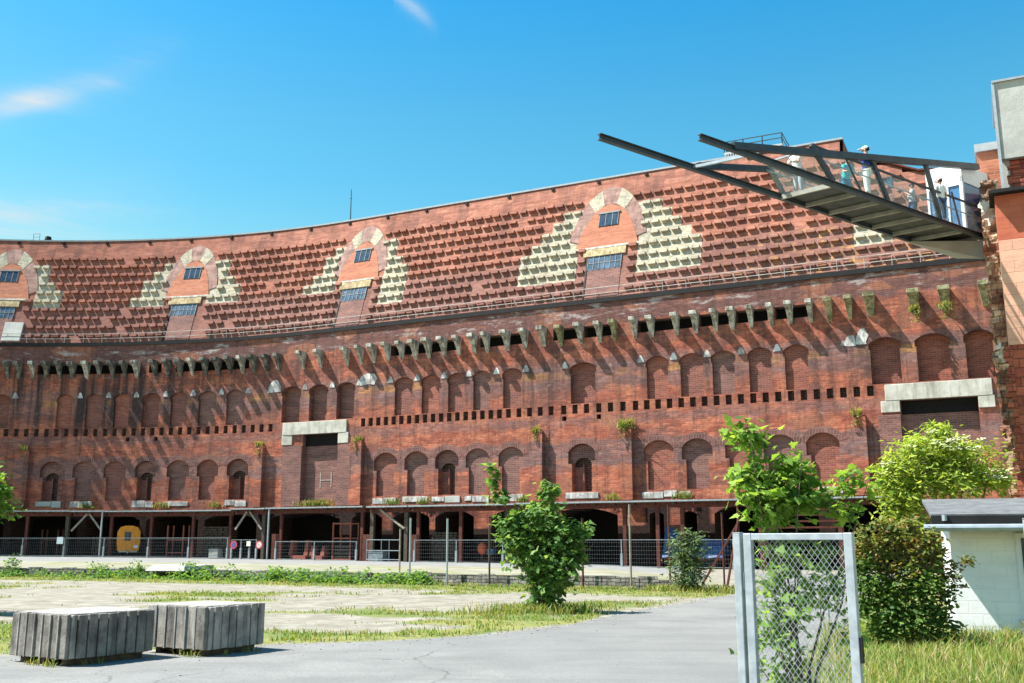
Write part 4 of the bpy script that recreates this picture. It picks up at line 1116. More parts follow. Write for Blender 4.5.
# raised plaza in front of the building
def plaza_z(s_, v, x):
    zf = 0.5; zb_ = base_z(s_)
    z = zf + (zb_ - zf) * (v * v * (3 - 2 * v))
    if s_ > 6: z = z * max(0.0, 1 - (s_ - 6) / 7.0) + 0.016 * min(1, (s_ - 6) / 7.0)
    return z
mb = MB()
SS = [S0 + (13.0 - S0) * k / 90 for k in range(91)]
VV = [k / 16 for k in range(17)]
def plaza_pt(s_, v):
    fxx = -52 + (s_ - S0) / (13.0 - S0) * (9.0 + 52)
    f_ = (fxx, front_y(fxx)); b_ = P(s_, -6, 0)
    x, y = f_[0] + (b_[0] - f_[0]) * v, f_[1] + (b_[1] - f_[1]) * v
    return (x, y, plaza_z(s_, v, x))
for i in range(90):
    for j in range(16):
        q = [(SS[i], VV[j]), (SS[i + 1], VV[j]), (SS[i + 1], VV[j + 1]), (SS[i], VV[j + 1])]
        mb.face([plaza_pt(*k) for k in q], 0, q)
t = NT('plaza_paving'); uv = t.uv(); sx_, vv_, _ = t.sep(uv); p = t.pos()
n1 = t.noise(p, 0.8, 5, 0.65); n2 = t.noise(p, 9.0, 4, 0.7); n3 = t.noise(p, 1.0, 5, 0.65, sc=(0.35, 0.9, 1))
pav = t.mix(t.step(n1, 0.35, 0.65), (0.165, 0.165, 0.16), (0.22, 0.22, 0.214))
grv = t.mix(t.step(n1, 0.35, 0.65), (0.19, 0.178, 0.14), (0.275, 0.262, 0.215))
grv = t.mix(t.math('MULTIPLY', t.step(n3, 0.46, 0.6), 0.8), grv, (0.17, 0.17, 0.06))
ed = t.step(t.math('ADD', vv_, t.math('MULTIPLY', t.math('SUBTRACT', n3, 0.5), 0.16)), 0.36, 0.42)
t.col(t.mix(ed, grv, pav)); t.bump(n2, 0.4, 0.02)
pl = mb.build('plaza', t.m, smooth=True); tag(pl, kind='structure')

# retaining wall
t = NT('dry_stone'); uv = t.uv()
fz = t.noise(uv, 3.0, 5, 0.7)
warp = t.n('ShaderNodeMix', data_type='RGBA', blend_type='ADD'); warp.inputs[0].default_value = 0.14; t.L(uv, warp.inputs[6]); nn = t.n('ShaderNodeTexNoise'); nn.inputs['Scale'].default_value = 1.8; t.L(uv, nn.inputs['Vector']); t.L(nn.outputs[1], warp.inputs[7])
bv, bf = brick_common(t, warp.outputs[2], 0.42, 0.13)
c = t.mix(t.step(fz, 0.3, 0.7), (0.09, 0.083, 0.076), (0.24, 0.225, 0.2)); c = t.mix(0.7, c, bv, 'OVERLAY'); c = t.mix(t.math('MULTIPLY', bf, 0.9), c, (0.03, 0.028, 0.025))
t.col(c); t.bump(t.math('ADD', t.math('MULTIPLY', bf, -1), fz), 1.0, 0.06)
M['drystone'] = t.m
rw = MB(); L_ = []
x = -60.0
while x < 8.2: L_.append((x, front_y(x))); x += 0.75
d = 0
rz_ = random.Random(11)
for (x0, y0), (x1, y1) in zip(L_, L_[1:]):
    l = math.hypot(x1 - x0, y1 - y0); h = 0.53 + rz_.uniform(-0.05, 0.04); o_ = rz_.uniform(-0.05, 0.05)
    if x0 > 5.2: h *= max(0.25, 1 - (x0 - 5.2) / 4)
    c8 = [(x0, y0 - 0.12 + o_, -0.05), (x1, y1 - 0.12 + o_, -0.05), (x1, y1 + 0.35, -0.05), (x0, y0 + 0.35, -0.05)]
    c8 += [(a, b, h) for a, b, _ in c8]
    for q, uvq in (((0, 1, 5, 4), [(d, 0), (d + l, 0), (d + l, h), (d, h)]), ((4, 5, 6, 7), [(d, 0), (d + l, 0), (d + l, .4), (d, .4)]), ((1, 2, 6, 5), [(d, 0), (d + .4, 0), (d + .4, h), (d, h)]), ((3, 0, 4, 7), [(d, 0), (d + .4, 0), (d + .4, h), (d, h)])):
        rw.face([c8[i] for i in q], 0, uvq)
    d += l
rwo = rw.build('retaining_wall', M['drystone']); tag(rwo, 'low dry stone retaining wall along the raised edge of the yard', 'wall')

# pale concrete slab lying on the plaza
sl = empty('concrete_slab', (-17.9, 55.3, 0.45), R(-28))
sl.scale = (0.58, 0.7, 0.9)
m = MB(); m.hexa([(-2.5, -1.6, 0), (2.5, -1.6, 0), (2.5, 1.6, 0), (-2.5, 1.6, 0), (-1.9, -1.2, 0.34), (2.4, -1.5, 0.3), (2.4, 1.5, 0.34), (-1.9, 1.2, 0.36)])
m.build('slab', plain('white_concrete', (0.4, 0.39, 0.375), 0.8, 0, 0.12), sl, bevel=0.03)
tag(sl, 'flat whitish concrete slab lying at the edge of the raised yard', 'slab')

# ------------------------------------------------------------------ canopies along the arcade
def canopy(s0, s1, ze, posts, label, wood=(), braces=(), red_end=()):
    sc = (s0 + s1) / 2
    o = empty('lean_to_canopy', P(sc, 3.5, base_z(sc)))
    b0 = Vector(o.location)
    tag(o, label, 'canopy', 'lean-to canopies along the arcade')
    def cp(m, name, mat):
        q = m.build(name, mat, o); q.location = -b0; return q
    n = max(1, int((s1 - s0) / 2.5))
    m = MB()
    for k in range(n):
        a, b = s0 + (s1 - s0) * k / n, s0 + (s1 - s0) * (k + 1) / n
        m.hexa([P(a, 4.0, ze - 0.1), P(b, 4.0, ze - 0.1), P(b, 0.75, ze + 0.02), P(a, 0.75, ze + 0.02), P(a, 4.0, ze), P(b, 4.0, ze), P(b, 0.75, ze + 0.1), P(a, 0.75, ze + 0.1)])
    cp(m, 'roof_sheet', M['roofing'])
    m = MB(); wbox(m, s0, s1, 4.0, 4.12, ze - 0.07, ze + 0.05, 0, n); cp(m, 'gutter', M['wiregrey'])
    m = MB(); wbox(m, s0 + 0.05, s1 - 0.05, 3.4, 3.55, ze - 0.5, ze - 0.13, 0, n); cp(m, 'front_beam', M['rust'])
    m = MB()
    k = s0 + 0.4
    while k < s1: wbox(m, k - 0.05, k + 0.05, 0.8, 3.95, ze - 0.26, ze - 0.11); k += 1.6
    cp(m, 'rafters', M['oldwood'])
    for s_, kind in posts:
        m = MB(); zb_ = base_z(s_) - 0.05
        if kind == 'r': wbox(m, s_ - 0.14, s_ + 0.14, 3.35, 3.6, zb_, ze - 0.5); cp(m, 'post', M['rust'])
        elif kind == 'w': wbox(m, s_ - 0.17, s_ + 0.17, 3.3, 3.62, zb_, ze - 0.5); cp(m, 'post', M['oldwood'])
        elif kind == 'W': wbox(m, s_ - 0.45, s_ + 0.45, 3.3, 3.6, zb_, zb_ + 2.4); cp(m, 'post_panel', M['rust'])
        elif kind == 'p': m.tube([P(s_, 3.98, zb_), P(s_, 3.98, ze - 0.1)], 0.09, 8); cp(m, 'downpipe', M['galv'])
    for a, b in braces:
        m = MB(); m.bar(P(a, 3.7, ze - 1.9), P(b, 3.7, ze - 0.25), 0.13, 0.16); cp(m, 'brace', M['palewood'])
    return o
canopy(-63, -45.75, 4.98, [(-58, 'r'), (-54.2, 'r'), (-50.4, 'r'), (-46.15, 'w')], 'leftmost lean-to canopy, on rust red posts behind the leafy branch')
canopy(-45.7, -41.95, 4.95, [(-42.2, 'p')], 'short canopy between the dark timber post and the grey downpipe', braces=[(-45.6, -44.0), (-42.3, -43.8)])
canopy(-41.9, -27.55, 4.93, [(-41.4, 'r'), (-36.95, 'r'), (-32.2, 'r'), (-27.9, 'r')], 'long canopy over the round-topped yellow trailer')
canopy(-27.5, -23.6, 5.04, [(-24.0, 'w')], 'short canopy with timber braces over the barred gate', braces=[(-27.2, -25.9), (-24.1, -25.6)])
canopy(-23.5, -12.6, 5.06, [(-23.1, 'p'), (-21.95, 'r'), (-22.5, 'W'), (-12.95, 'r'), (-12.5, 'W')], 'canopy with a deep red front beam below the stone portal')
canopy(-12.2, -8.0, 5.02, [(-11.9, 'w'), (-8.4, 'w')], 'short canopy with one pale brace beside the railed barrier', braces=[(-8.5, -11.0)])
canopy(-7.9, 2.2, 5.02, [(-7.2, 'r'), (-7.5, 'W'), (-3.05, 'r'), (1.25, 'r')], 'canopy ending behind the leafy young tree')
canopy(2.3, 31, 5.06, [(6.05, 'r'), (11.45, 'r'), (14.1, 'r'), (16.05, 'r'), (21.9, 'r'), (27.5, 'r')], 'longest canopy, at the right, over the blue tarpaulin')

# ------------------------------------------------------------------ mesh fences, gate and barrier under the canopy edge
def fence(s0, s1, postS, ztop, label, off=4.25, name='mesh_fence', thick=None):
    sc = (s0 + s1) / 2; o = empty(name, P(sc, off, base_z(sc))); b0 = Vector(o.location)
    tag(o, label, 'fence')
    def cp(m, nm, mat): q = m.build(nm, mat, o); q.location = -b0; return q
    for s_ in postS:
        m = MB(); zb_ = base_z(s_) - 0.04
        m.tube([P(s_, off, zb_), P(s_, off, ztop + 0.03)], 0.045, 8); wbox(m, s_ - 0.085, s_ + 0.085, off - 0.08, off + 0.08, zb_, zb_ + 1.1); cp(m, 'post', M['wiregrey'])
    n = max(1, int((s1 - s0) / 2.0))
    for zr in (ztop, None):
        m = MB()
        for k in range(n):
            a, b = s0 + (s1 - s0) * k / n, s0 + (s1 - s0) * (k + 1) / n
            za, zb_ = (zr, zr) if zr else (base_z(a) + 0.12, base_z(b) + 0.12)
            m.bar(P(a, off, za), P(b, off, zb_), 0.04)
        cp(m, 'rail', M['wiregrey'])
    m = MB(); k = s0 + 0.1
    while k < s1:
        m.bar(P(k, off, base_z(k) + 0.12), P(k, off, ztop), 0.009); k += 0.2
    z = 0.45
    while z < ztop:
        for k in range(n): m.bar(P(s0 + (s1 - s0) * k / n, off, z), P(s0 + (s1 - s0) * (k + 1) / n, off, z), 0.008)
        z += 0.3
    cp(m, 'wire_mesh', M['wire'])
    return o
fence(-63, -27.5, [-58, -54.3, -50.3, -45.9, -41.6, -36.7, -32.1, -27.6], 2.38, 'long galvanised mesh fence under the left canopies')
gt = fence(-27.1, -24.2, [-27.1, -26.0, -25.0, -24.2], 2.2, 'narrow mesh gate carrying round red signs', name='mesh_gate')
fence(-21.9, -13.0, [-21.9, -17.5, -13.0], 2.05, 'mesh fence in front of the red steel racks')
fence(-7.1, 20, [-7.1, -3.05, 1.25, 6.1, 11.4, 16.0, 20], 2.15, 'mesh fence running behind the young tree to the right')
ba = empty('crowd_barrier', P(-10.3, 4.3, base_z(-10.3))); b0 = Vector(ba.location)
m = MB()
for z in (0.35, 1.1, 2.0): m.bar(P(-11.9, 4.3, base_z(-11) + z - 0.1), P(-8.5, 4.3, base_z(-9) + z - 0.1), 0.055)
q = m.build('rail', M['galv'], ba); q.location = -b0
for s_ in (-11.9, -10.4, -9.6, -8.5):
    m = MB(); m.bar(P(s_, 4.3, base_z(s_)), P(s_, 4.3, base_z(s_) + 1.9), 0.055); q = m.build('upright', M['galv'], ba); q.location = -b0
tag(ba, 'pale tubular barrier with three rails between two timber posts', 'barrier')

def sign_round(s_, z, label):
    o = empty('round_sign', P(s_, 4.4, z)); a = plan(s_)[1]; o.rotation_euler = (0, 0, a)
    m = MB(); n = 20; r_ = 0.36
    f_ = lambda r, y: [(r * math.cos(2 * math.pi * k / n), y, r * math.sin(2 * math.pi * k / n)) for k in range(n)]
    a0, a1 = f_(r_, 0.0), f_(r_, -0.02)
    m.face(a1, 0); m.face(a0[::-1], 0)
    for k in range(n): m.face([a0[k], a0[(k + 1) % n], a1[(k + 1) % n], a1[k]], 0)
    m.build('disc', plain('sign_red', (0.55, 0.07, 0.07), 0.5, 0, 0.05), o)
    m = MB(); m.face(f_(0.26, -0.024)); m.build('field', plain('sign_face', (0.62, 0.5, 0.52), 0.5, 0, 0.05) if s_ > -25 else plain('sign_blue', (0.06, 0.09, 0.3), 0.5, 0, 0.05), o)
    m = MB(); m.bar((-0.17, -0.03, 0.17), (0.17, -0.03, -0.17), 0.012, 0.07, up=(0, 1, 0)); m.build('bar', plain('sign_bar', (0.55, 0.07, 0.07), 0.5, 0, 0.05), o)
    tag(o, label, 'sign')
sign_round(-26.75, 1.75, 'round red and blue sign on the left post of the mesh gate')
sign_round(-23.75, 1.75, 'round red and pale sign on the right side of the mesh gate')
def board(s_, z, w, h, c, label, cat='sign', off=4.42):
    o = empty('sign_board', P(s_, off, z), plan(s_)[1])
    m = MB(); m.box(-w / 2, w / 2, -0.015, 0.0, -h / 2, h / 2); m.build('board', plain('board_paint', c, 0.6, 0, 0.05), o)
    m = MB(); m.box(-w / 2 - 0.02, w / 2 + 0.02, 0.002, 0.03, -h / 2 - 0.02, h / 2 + 0.02); m.build('backing', M['galv'], o)
    tag(o, label, cat)
board(-46.3, 2.15, 0.62, 0.62, (0.62, 0.68, 0.68), 'square pale sign hung on the left mesh fence by the dark timber post')
board(-25.0, 1.85, 0.42, 0.42, (0.72, 0.7, 0.6), 'small square cream sign in the middle of the mesh gate')

# things stored under the canopies
tr = empty('site_trailer', P(-40.5, 1.6, base_z(-39)), R(19))
tr.scale = (0.85, 1, 0.92)
m = MB(); prof = [(-1.15, 0.7), (1.15, 0.7), (1.28, 1.6), (1.25, 2.7), (0.95, 3.15), (0.4, 3.3), (-0.4, 3.3), (-0.95, 3.15), (-1.25, 2.7), (-1.28, 1.6)]
fr = [(x * 0.98, -1.7, z) for x, z in prof]; bk = [(x * 0.98, 1.6, z) for x, z in prof]
m.face(fr)
for k in range(len(prof)): m.face([fr[k], fr[(k + 1) % len(prof)], bk[(k + 1) % len(prof)], bk[k]])
m.face(bk[::-1]); m.build('body', plain('orange_trailer_paint', (0.62, 0.24, 0.025), 0.55, 0, 0.15), tr)
m = MB(); m.box(-0.42, 0.22, -1.74, -1.702, 1.75, 2.6); w_ = m.build('window', M['pane'], tr)
m = MB(); m.box(-0.14, -0.06, -1.77, -1.742, 1.75, 2.6); m.box(-0.46, 0.26, -1.77, -1.742, 2.6, 2.68); m.build('window_frame', M['frame'], w_)
for sx in (-0.95, 0.95):
    m = MB(); m.tube([(sx - 0.1, 0, 0.34), (sx + 0.1, 0, 0.34)], 0.34, 14); m.build('wheel', M['gutter'], tr)
m = MB(); m.box(-1.0, 1.0, -1.6, 1.5, 0.55, 0.69); m.bar((0, -1.6, 0.6), (0, -2.4, 0.5), 0.1); m.build('chassis', M['galv'], tr)
m = MB(); m.box(0.6, 1.05, -1.735, -1.702, 1.0, 1.3); m.build('lamp_panel', M['white_paint'], tr)
tag(tr, 'round-topped orange site trailer parked end-on under the canopy', 'trailer')

def rack(s_, off, w, dep, h, levels, label, mat='redpaint', name='steel_rack', load=False):
    o = empty(name, P(s_, off, base_z(s_)), plan(s_)[1])
    for sx in (-w / 2, w / 2):
        for sy in (-dep / 2, dep / 2):
            m = MB(); m.box(sx - 0.06, sx + 0.06, sy - 0.06, sy + 0.06, 0, h); m.build('upright', M[mat], o)
    for z in levels:
        m = MB(); m.box(-w / 2, w / 2, -dep / 2 - 0.04, -dep / 2 + 0.04, z - 0.06, z + 0.06); m.box(-w / 2, w / 2, dep / 2 - 0.04, dep / 2 + 0.04, z - 0.06, z + 0.06); m.build('beam', M[mat], o)
    if load:
        m = MB()
        for k in range(4): m.box(-w / 2 + 0.1, w / 2 - 0.1, -dep / 2 + 0.05, dep / 2 - 0.05, levels[0] + 0.1 + k * 0.3, levels[0] + 0.3 + k * 0.3)
        m.build('shelf_boards', M['oldwood'], o)
    tag(o, label, 'rack')
rack(-34.9, 1.9, 1.7, 1.0, 3.1, (0.5, 1.7), 'red steel stacking frame beside the orange trailer')
rack(-48.5, 1.9, 1.6, 1.0, 2.6, (1.6,), 'dark red steel frame behind the left mesh fence', 'rust')
rack(-15.6, 2.2, 1.9, 1.2, 3.4, (0.15, 2.0, 3.3), 'tall red steel shelving tower below the portal', load=True)
def cradle(s_, w, h, label):
    o = empty('steel_cradle', P(s_, 2.6, base_z(s_)), plan(s_)[1])
    m = MB(); m.box(-w / 2, w / 2, -0.5, 0.5, 0.1, 0.45); m.build('base', M['redpaint'], o)
    for sx in (-1, 1):
        m = MB(); m.hexa([(sx * w / 2 - 0.3, -0.4, 0.45), (sx * w / 2 + 0.3 - 0.15, -0.4, 0.45), (sx * w / 2 + 0.15, 0.4, 0.45), (sx * w / 2 - 0.3, 0.4, 0.45), (sx * w / 2 - 0.12, -0.3, h), (sx * w / 2 + 0.1, -0.3, h), (sx * w / 2 + 0.1, 0.3, h), (sx * w / 2 - 0.12, 0.3, h)])
        m.build('arm', M['redpaint'], o)
    tag(o, label, 'cradle')
cradle(-20.2, 1.7, 1.8, 'larger red steel cradle, left of the two on the ground')
cradle(-18.1, 1.2, 1.3, 'smaller red steel cradle beside the shelving tower')
# timber stacks
def stack(s_, off, w, n, label, h=0.16, dep=1.2):
    o = empty('timber_stack', P(s_, off, base_z(s_)), plan(s_)[1]); r_ = random.Random(int(s_ * 10))
    for k in range(n):
        m = MB(); z = 0.1 + k * (h + 0.05)
        for j in range(int(w / 0.3)): m.box(-w / 2 + j * 0.3 + 0.02, -w / 2 + j * 0.3 + 0.27, -dep / 2 + r_.uniform(-0.1, 0.1), dep / 2, z, z + h)
        m.build('plank_layer', M['oldwood'], o)
    tag(o, label, 'timber')
stack(-30.2, 1.8, 3.0, 14, 'tall dark stack of timber behind the mesh fence left of the gate')
stack(-43.2, 1.2, 2.2, 9, 'dark timber stack just left of the orange trailer')
stack(-5.2, 1.8, 2.6, 12, 'dark timber stack behind the mesh left of the orange machine')
# grey crate boxes
def crate(s_, off, w, h, label, mat):
    o = empty('storage_box', P(s_, off, base_z(s_)), plan(s_)[1])
    m = MB(); m.box(-w / 2, w / 2, -0.4, 0.4, 0.08, h); m.build('box', mat, o, bevel=0.02)
    m = MB(); m.box(-w / 2 - 0.03, w / 2 + 0.03, -0.43, 0.43, h + 0.002, h + 0.08); m.build('lid', mat, o)
    m = MB(); m.box(-w / 2 + 0.1, -w / 2 + 0.25, -0.38, 0.38, 0, 0.078); m.box(w / 2 - 0.25, w / 2 - 0.1, -0.38, 0.38, 0, 0.078); m.build('skid', M['oldwood'], o)
    tag(o, label, 'box')
crate(-29.4, 3.6, 1.0, 0.85, 'low grey wire box standing at the right end of the left fence', M['concrete'])
crate(-11.3, 3.4, 1.5, 0.8, 'grey metal box behind the tubular barrier', plain('grey_box_paint', (0.16, 0.19, 0.21), 0.6))
# orange-painted machine
mc = empty('site_machine', P(-1.5, 2.6, base_z(-1.5)), plan(-1.5)[1])
m = MB(); m.ball((0, 0, 1.25), 0.42, 0.42, 0.5, 12, 8); m.build('drum', plain('orange_enamel', (0.5, 0.09, 0.03), 0.5), mc, smooth=True)
m = MB(); m.bar((-0.5, 0, 0.3), (0.9, 0, 0.3), 0.1); m.bar((0, 0, 0.3), (0, 0, 0.9), 0.12); m.build('frame', M['rust'], mc)
m = MB(); m.tube([(0.8, -0.06, 0.35), (0.8, 0.06, 0.35)], 0.34, 14); m.build('wheel', M['gutter'], mc)
m = MB(); m.box(0.55, 1.15, -0.3, 0.3, 0.75, 1.25); m.build('engine_cover', plain('blue_enamel', (0.05, 0.1, 0.16), 0.5), mc, bevel=0.04)
tag(mc, 'orange drum mixer behind the mesh fence left of the young tree', 'machine')
# blue tarpaulin over a boat-shaped load
tp = empty('covered_load', P(16.6, 1.9, base_z(16.6)), plan(16.6)[1])
m = MB(); ridge = []
for k in range(9):
    x = -2.4 + k * 0.6; hh = 3.2 - 0.28 * k if k < 3 else 2.5 - 0.05 * k
    ridge.append([(x, -1.1, 0.8 + 0.05 * math.sin(k * 2)), (x, -0.7, 1.6 + 0.08 * math.sin(k * 3)), (x, 0, hh + 0.1 * math.sin(k * 1.7)), (x, 1.1, 0.9)])
for a, b in zip(ridge, ridge[1:]):
    for j in range(3): m.face([a[j], b[j], b[j + 1], a[j + 1]])
m.build('tarpaulin', plain('blue_tarpaulin', (0.03, 0.075, 0.2), 0.45, 0, 0.25), tp, smooth=True)
m = MB(); m.box(-2.3, 2.3, -0.9, 0.9, 0.55, 0.78); m.build('flatbed', M['rust'], tp)
for sx in (-1.4, 1.4):
    m = MB(); m.tube([(sx, -0.95, 0.35), (sx, -0.75, 0.35)], 0.35, 14); m.build('wheel', M['gutter'], tp)
tag(tp, 'trailer load under a crumpled blue tarpaulin beneath the right canopy', 'trailer')
# rail-like scaffold beams between the posts at right
sc_ = empty('scaffold_frame', P(24.7, 2.5, base_z(24.7)), plan(24.7)[1])
for sx in (-2.8, 2.8):
    m = MB(); m.box(sx - 0.08, sx + 0.08, -0.08, 0.08, 0, 4.5); m.build('upright', M['redpaint'], sc_)
for z in (3.0, 3.45, 3.9, 4.3):
    m = MB(); m.box(-2.7, 2.7, -0.06, 0.06, z - 0.07, z + 0.07); m.build('ledger', M['redpaint'], sc_)
tag(sc_, 'rust red scaffold frame with four beams behind the thin maple shoots', 'scaffold')

# ------------------------------------------------------------------ loose fence poles in the yard
def pole(x, y, z0, h, mat, label, lean=(0, 0), r_=0.045, foot=None):
    o = empty('fence_pole', (x, y, z0))
    m = MB(); m.tube([(0, 0, -0.1), (lean[0], lean[1], h)], r_, 7); m.build('pole', M[mat], o)
    m = MB(); m.tube([(lean[0], lean[1], h), (lean[0], lean[1], h + 0.05)], r_ * 1.25, 7); m.build('pole_cap', M['gutter'], o)
    if foot: m = MB(); m.tube([(0, 0, -0.05), (0, 0, foot)], 0.16, 8); m.build('foot', M['concrete'], o)
    tag(o, label, 'pole', 'bare fence poles along the retaining wall')
pole(-4.75, 47.6, 0, 3.05, 'galv', 'slim grey fence pole before the tubular barrier')
pole(-5.55, 50.6, 0.3, 2.3, 'palewood', 'short pale timber pole before the tubular barrier')
pole(-2.95, 46.5, 0, 3.0, 'galv', 'tall grey fence pole left of the orange drum mixer')
pole(-1.0, 45.4, 0, 3.0, 'oldwood', 'brown fence pole close to the left side of the young tree')
pole(3.0, 43.4, 0, 2.9, 'rust', 'rusty fence pole close to the right side of the young tree')
pole(4.9, 42.3, 0, 3.5, 'palewood', 'thick pale fence pole between young tree and round bush')
pole(6.7, 43.5, 0.2, 3.3, 'rust', 'rusty pole rising out of the round bush')
pole(9.4, 45.5, 0, 3.2, 'rust', 'upright rusty pole right of the round bush')
pole(9.9, 44.5, 0, 3.5, 'rust', 'rusty pole just left of the wire gate post')
def prop(a, b, label):
    o = empty('raking_prop', a); m = MB(); d = Vector(b) - Vector(a); m.bar((0, 0, 0), d, 0.08); m.build('prop', M['rust'], o)
    m = MB(); m.box(-0.12, 0.12, -0.12, 0.12, -0.03, 0.03); m.build('base_plate', M['rust'], o); tag(o, label, 'pole')
prop((8.4, 45.6, 0.04), (10.0, 44.6, 2.9), 'slanting rusty prop leaning on the poles, the flatter of two')
prop((9.4, 44.9, 0.04), (9.95, 44.4, 3.2), 'slanting rusty prop leaning on the poles, the steeper of two')
pole(6.7, 21.9, 0, 1.75, 'galv', 'thin grey pole seen through the wire gate', r_=0.03)

# ------------------------------------------------------------------ ribbed concrete blocks
M['granite'] = mat_stone('weathered_block', (0.19, 0.175, 0.155), (0.36, 0.33, 0.295), (0.06, 0.055, 0.05), 0.75, 2.6)
M['granite_dark'] = mat_stone('sooty_block', (0.11, 0.1, 0.09), (0.235, 0.217, 0.195), (0.03, 0.028, 0.026), 0.6, 2.6)
M['block_top'] = mat_stone('pale_block_top', (0.25, 0.235, 0.22), (0.34, 0.325, 0.31), (0.15, 0.138, 0.122), 0.6, 3.0)  # paler tone for block tops, some edge strips and gravel
def ribbed_block(cx, cy, ang, lw, ld, h, nl, nr, label, seed, mats):
    """corner nearest the camera at (cx, cy); left face runs along ang, right face at right angles to it"""
    o = empty('ribbed_block', (cx, cy, 0.012), ang); r_ = random.Random(seed)
    # local axes: +x along left face (away from the corner), -y along right face
    m = MB(); g = 0.05
    m.box(0.06, lw - 0.06, -ld + 0.06, -0.06, 0.1, 0.1 + h - 0.02); core = m.build('core', mats[1], o)
    pw = lw / nl
    for k in range(nl):
        m = MB(); d_ = r_.uniform(-0.012, 0.012)
        m.box(k * pw + 0.018, (k + 1) * pw - 0.018, -0.07, 0.0 + d_, 0.1 + r_.uniform(0, 0.01), 0.1 + h + r_.uniform(-0.012, 0.008))
        m.build('left_rib', mats[0] if k % 3 else mats[1], o, bevel=0.012)
    for k in range(nl):
        m = MB(); m.box(k * pw - 0.012, k * pw + 0.012, -0.05, 0.02, 0.1, 0.1 + h - 0.01)
        if k: m.build('slab_edge', mats[2], o)
    pd = ld / nr
    for k in range(nr):
        m = MB(); d_ = r_.uniform(-0.02, 0.02)
        m.box(-0.005 + d_, 0.08, -(k + 1) * pd + 0.012, -k * pd - (0.08 if k == 0 else 0.012), 0.1 + r_.uniform(0, 0.012), 0.1 + h + r_.uniform(-0.012, 0.008))
        m.build('right_rib', mats[0] if k else mats[2], o, bevel=0.014)
    m = MB(); m.box(0.09, lw - 0.02, -ld + 0.02, -0.075, 0.1 + h - 0.019, 0.1 + h + 0.006); m.build('top', M['block_top'], o)
    m = MB()
    for q in (0.12, 0.5, 0.86): m.box(lw * q - 0.05, lw * q + 0.07, -ld + 0.12, -0.12, 0.0, 0.098)
    m.build('bearer', M['oldwood'], o)
    tag(o, label, 'stone block', 'ribbed blocks on the road edge')
# nearest corners and face directions worked out from their footprints on the road
ribbed_block(-6.95, 16.2, math.atan2(0.54, -0.84), 1.5, 1.65, 0.68, 7, 9, 'dark ribbed stone block, the nearer and more sooty of the pair', 1, (M['granite_dark'], M['granite_dark'], M['granite']))
ribbed_block(-5.2, 17.6, math.atan2(0.52, -0.855), 1.5, 1.4, 0.72, 6, 8, 'grey ribbed stone block, the farther and cleaner of the pair', 2, (M['granite'], M['granite_dark'], M['block_top']))

# ------------------------------------------------------------------ foreground gate
def square_post(o, x, y, z1, w, name='post', rot=0):
    m = MB(); m.box(-w / 2, w / 2, -w / 2, w / 2, -0.1, z1); q = m.build(name, M['galv_old'], o, bevel=0.006); q.location = (x, y, 0); q.rotation_euler = (0, 0, rot); return q
GA, GB = Vector((2.045, 9.05, 0)), Vector((2.82, 8.42, 0))
ga = math.atan2(GB.y - GA.y, GB.x - GA.x); gw = (GB - GA).length
gp = empty('gate_post', (GA.x - 0.035, GA.y + 0.02, 0), ga)
square_post(gp, 0, 0, 1.985, 0.07)
m = MB(); m.box(-0.036, 0.036, -0.036, 0.036, 1.986, 1.995); m.build('post_cap', M['galv'], gp)
m = MB(); m.tube([(0.04, 0, 0.4), (0.04, 0, 0.55)], 0.016, 8); m.build('hinge', M['galv'], gp)
m = MB(); m.tube([(0.04, 0, 1.5), (0.04, 0, 1.65)], 0.016, 8); m.build('hinge', M['galv'], gp)
tag(gp, 'square galvanised post carrying the wire gate on its left', 'post')
gl = empty('wire_gate', (GA.x, GA.y, 0), ga)
fw = 0.075; GZ0, GZ1 = 0.08, 1.985
for x0 in (0.02, gw - fw):
    m = MB(); m.box(x0, x0 + fw, -0.03, 0.03, GZ0, GZ1); m.build('stile', M['galv_old'], gl, bevel=0.006)
for z0 in (GZ1 - 0.06, GZ0):
    m = MB(); m.box(0.02 + fw, gw - fw, -0.028, 0.028, z0, z0 + 0.058); m.build('rail', M['galv_old'], gl, bevel=0.005)
m = MB(); pit = 0.05; xa, xb, za, zb_ = 0.02 + fw, gw - fw, GZ0 + 0.058, GZ1 - 0.06
ratio = 1.35
def clipline(x0, sgn):
    # line x = x0 + sgn * t / ratio, z = za + t
    t0, t1 = 0.0, zb_ - za
    if sgn > 0:
        t0 = max(t0, (xa - x0) * ratio); t1 = min(t1, (xb - x0) * ratio)
    else:
        t0 = max(t0, (x0 - xb) * ratio); t1 = min(t1, (x0 - xa) * ratio)
    return (t0, t1) if t1 > t0 + 0.01 else None
k = xa - (zb_ - za)
while k < xb + (zb_ - za):
    for sgn in (1, -1):
        c_ = clipline(k, sgn)
        if c_:
            a = (k + sgn * c_[0] / ratio, 0.004 * sgn, za + c_[0]); b = (k + sgn * c_[1] / ratio, 0.004 * sgn, za + c_[1])
            m.bar(a, b, 0.0032)
    k += pit
m.build('diamond_mesh', M['mesh'], gl)
m = MB(); m.box(gw + 0.001, gw + 0.02, -0.02, 0.02, 0.95, 1.15); m.build('lock', M['gutter'], gl)
tag(gl, 'galvanised gate leaf with diamond wire mesh standing open in the foreground', 'gate')
g2 = empty('gate_post', (4.02, 7.85, 0), R(-25))
square_post(g2, 0, 0, 2.08, 0.13)
m = MB(); m.box(-0.066, 0.066, -0.066, 0.066, 2.081, 2.09); m.build('post_cap', M['galv'], g2)
m = MB(); m.box(-0.03, 0.03, -0.069, -0.0655, 1.45, 1.52); m.build('latch_plate', M['concrete'], g2)
tag(g2, 'thick galvanised post alone at the right edge before the white hut', 'post')

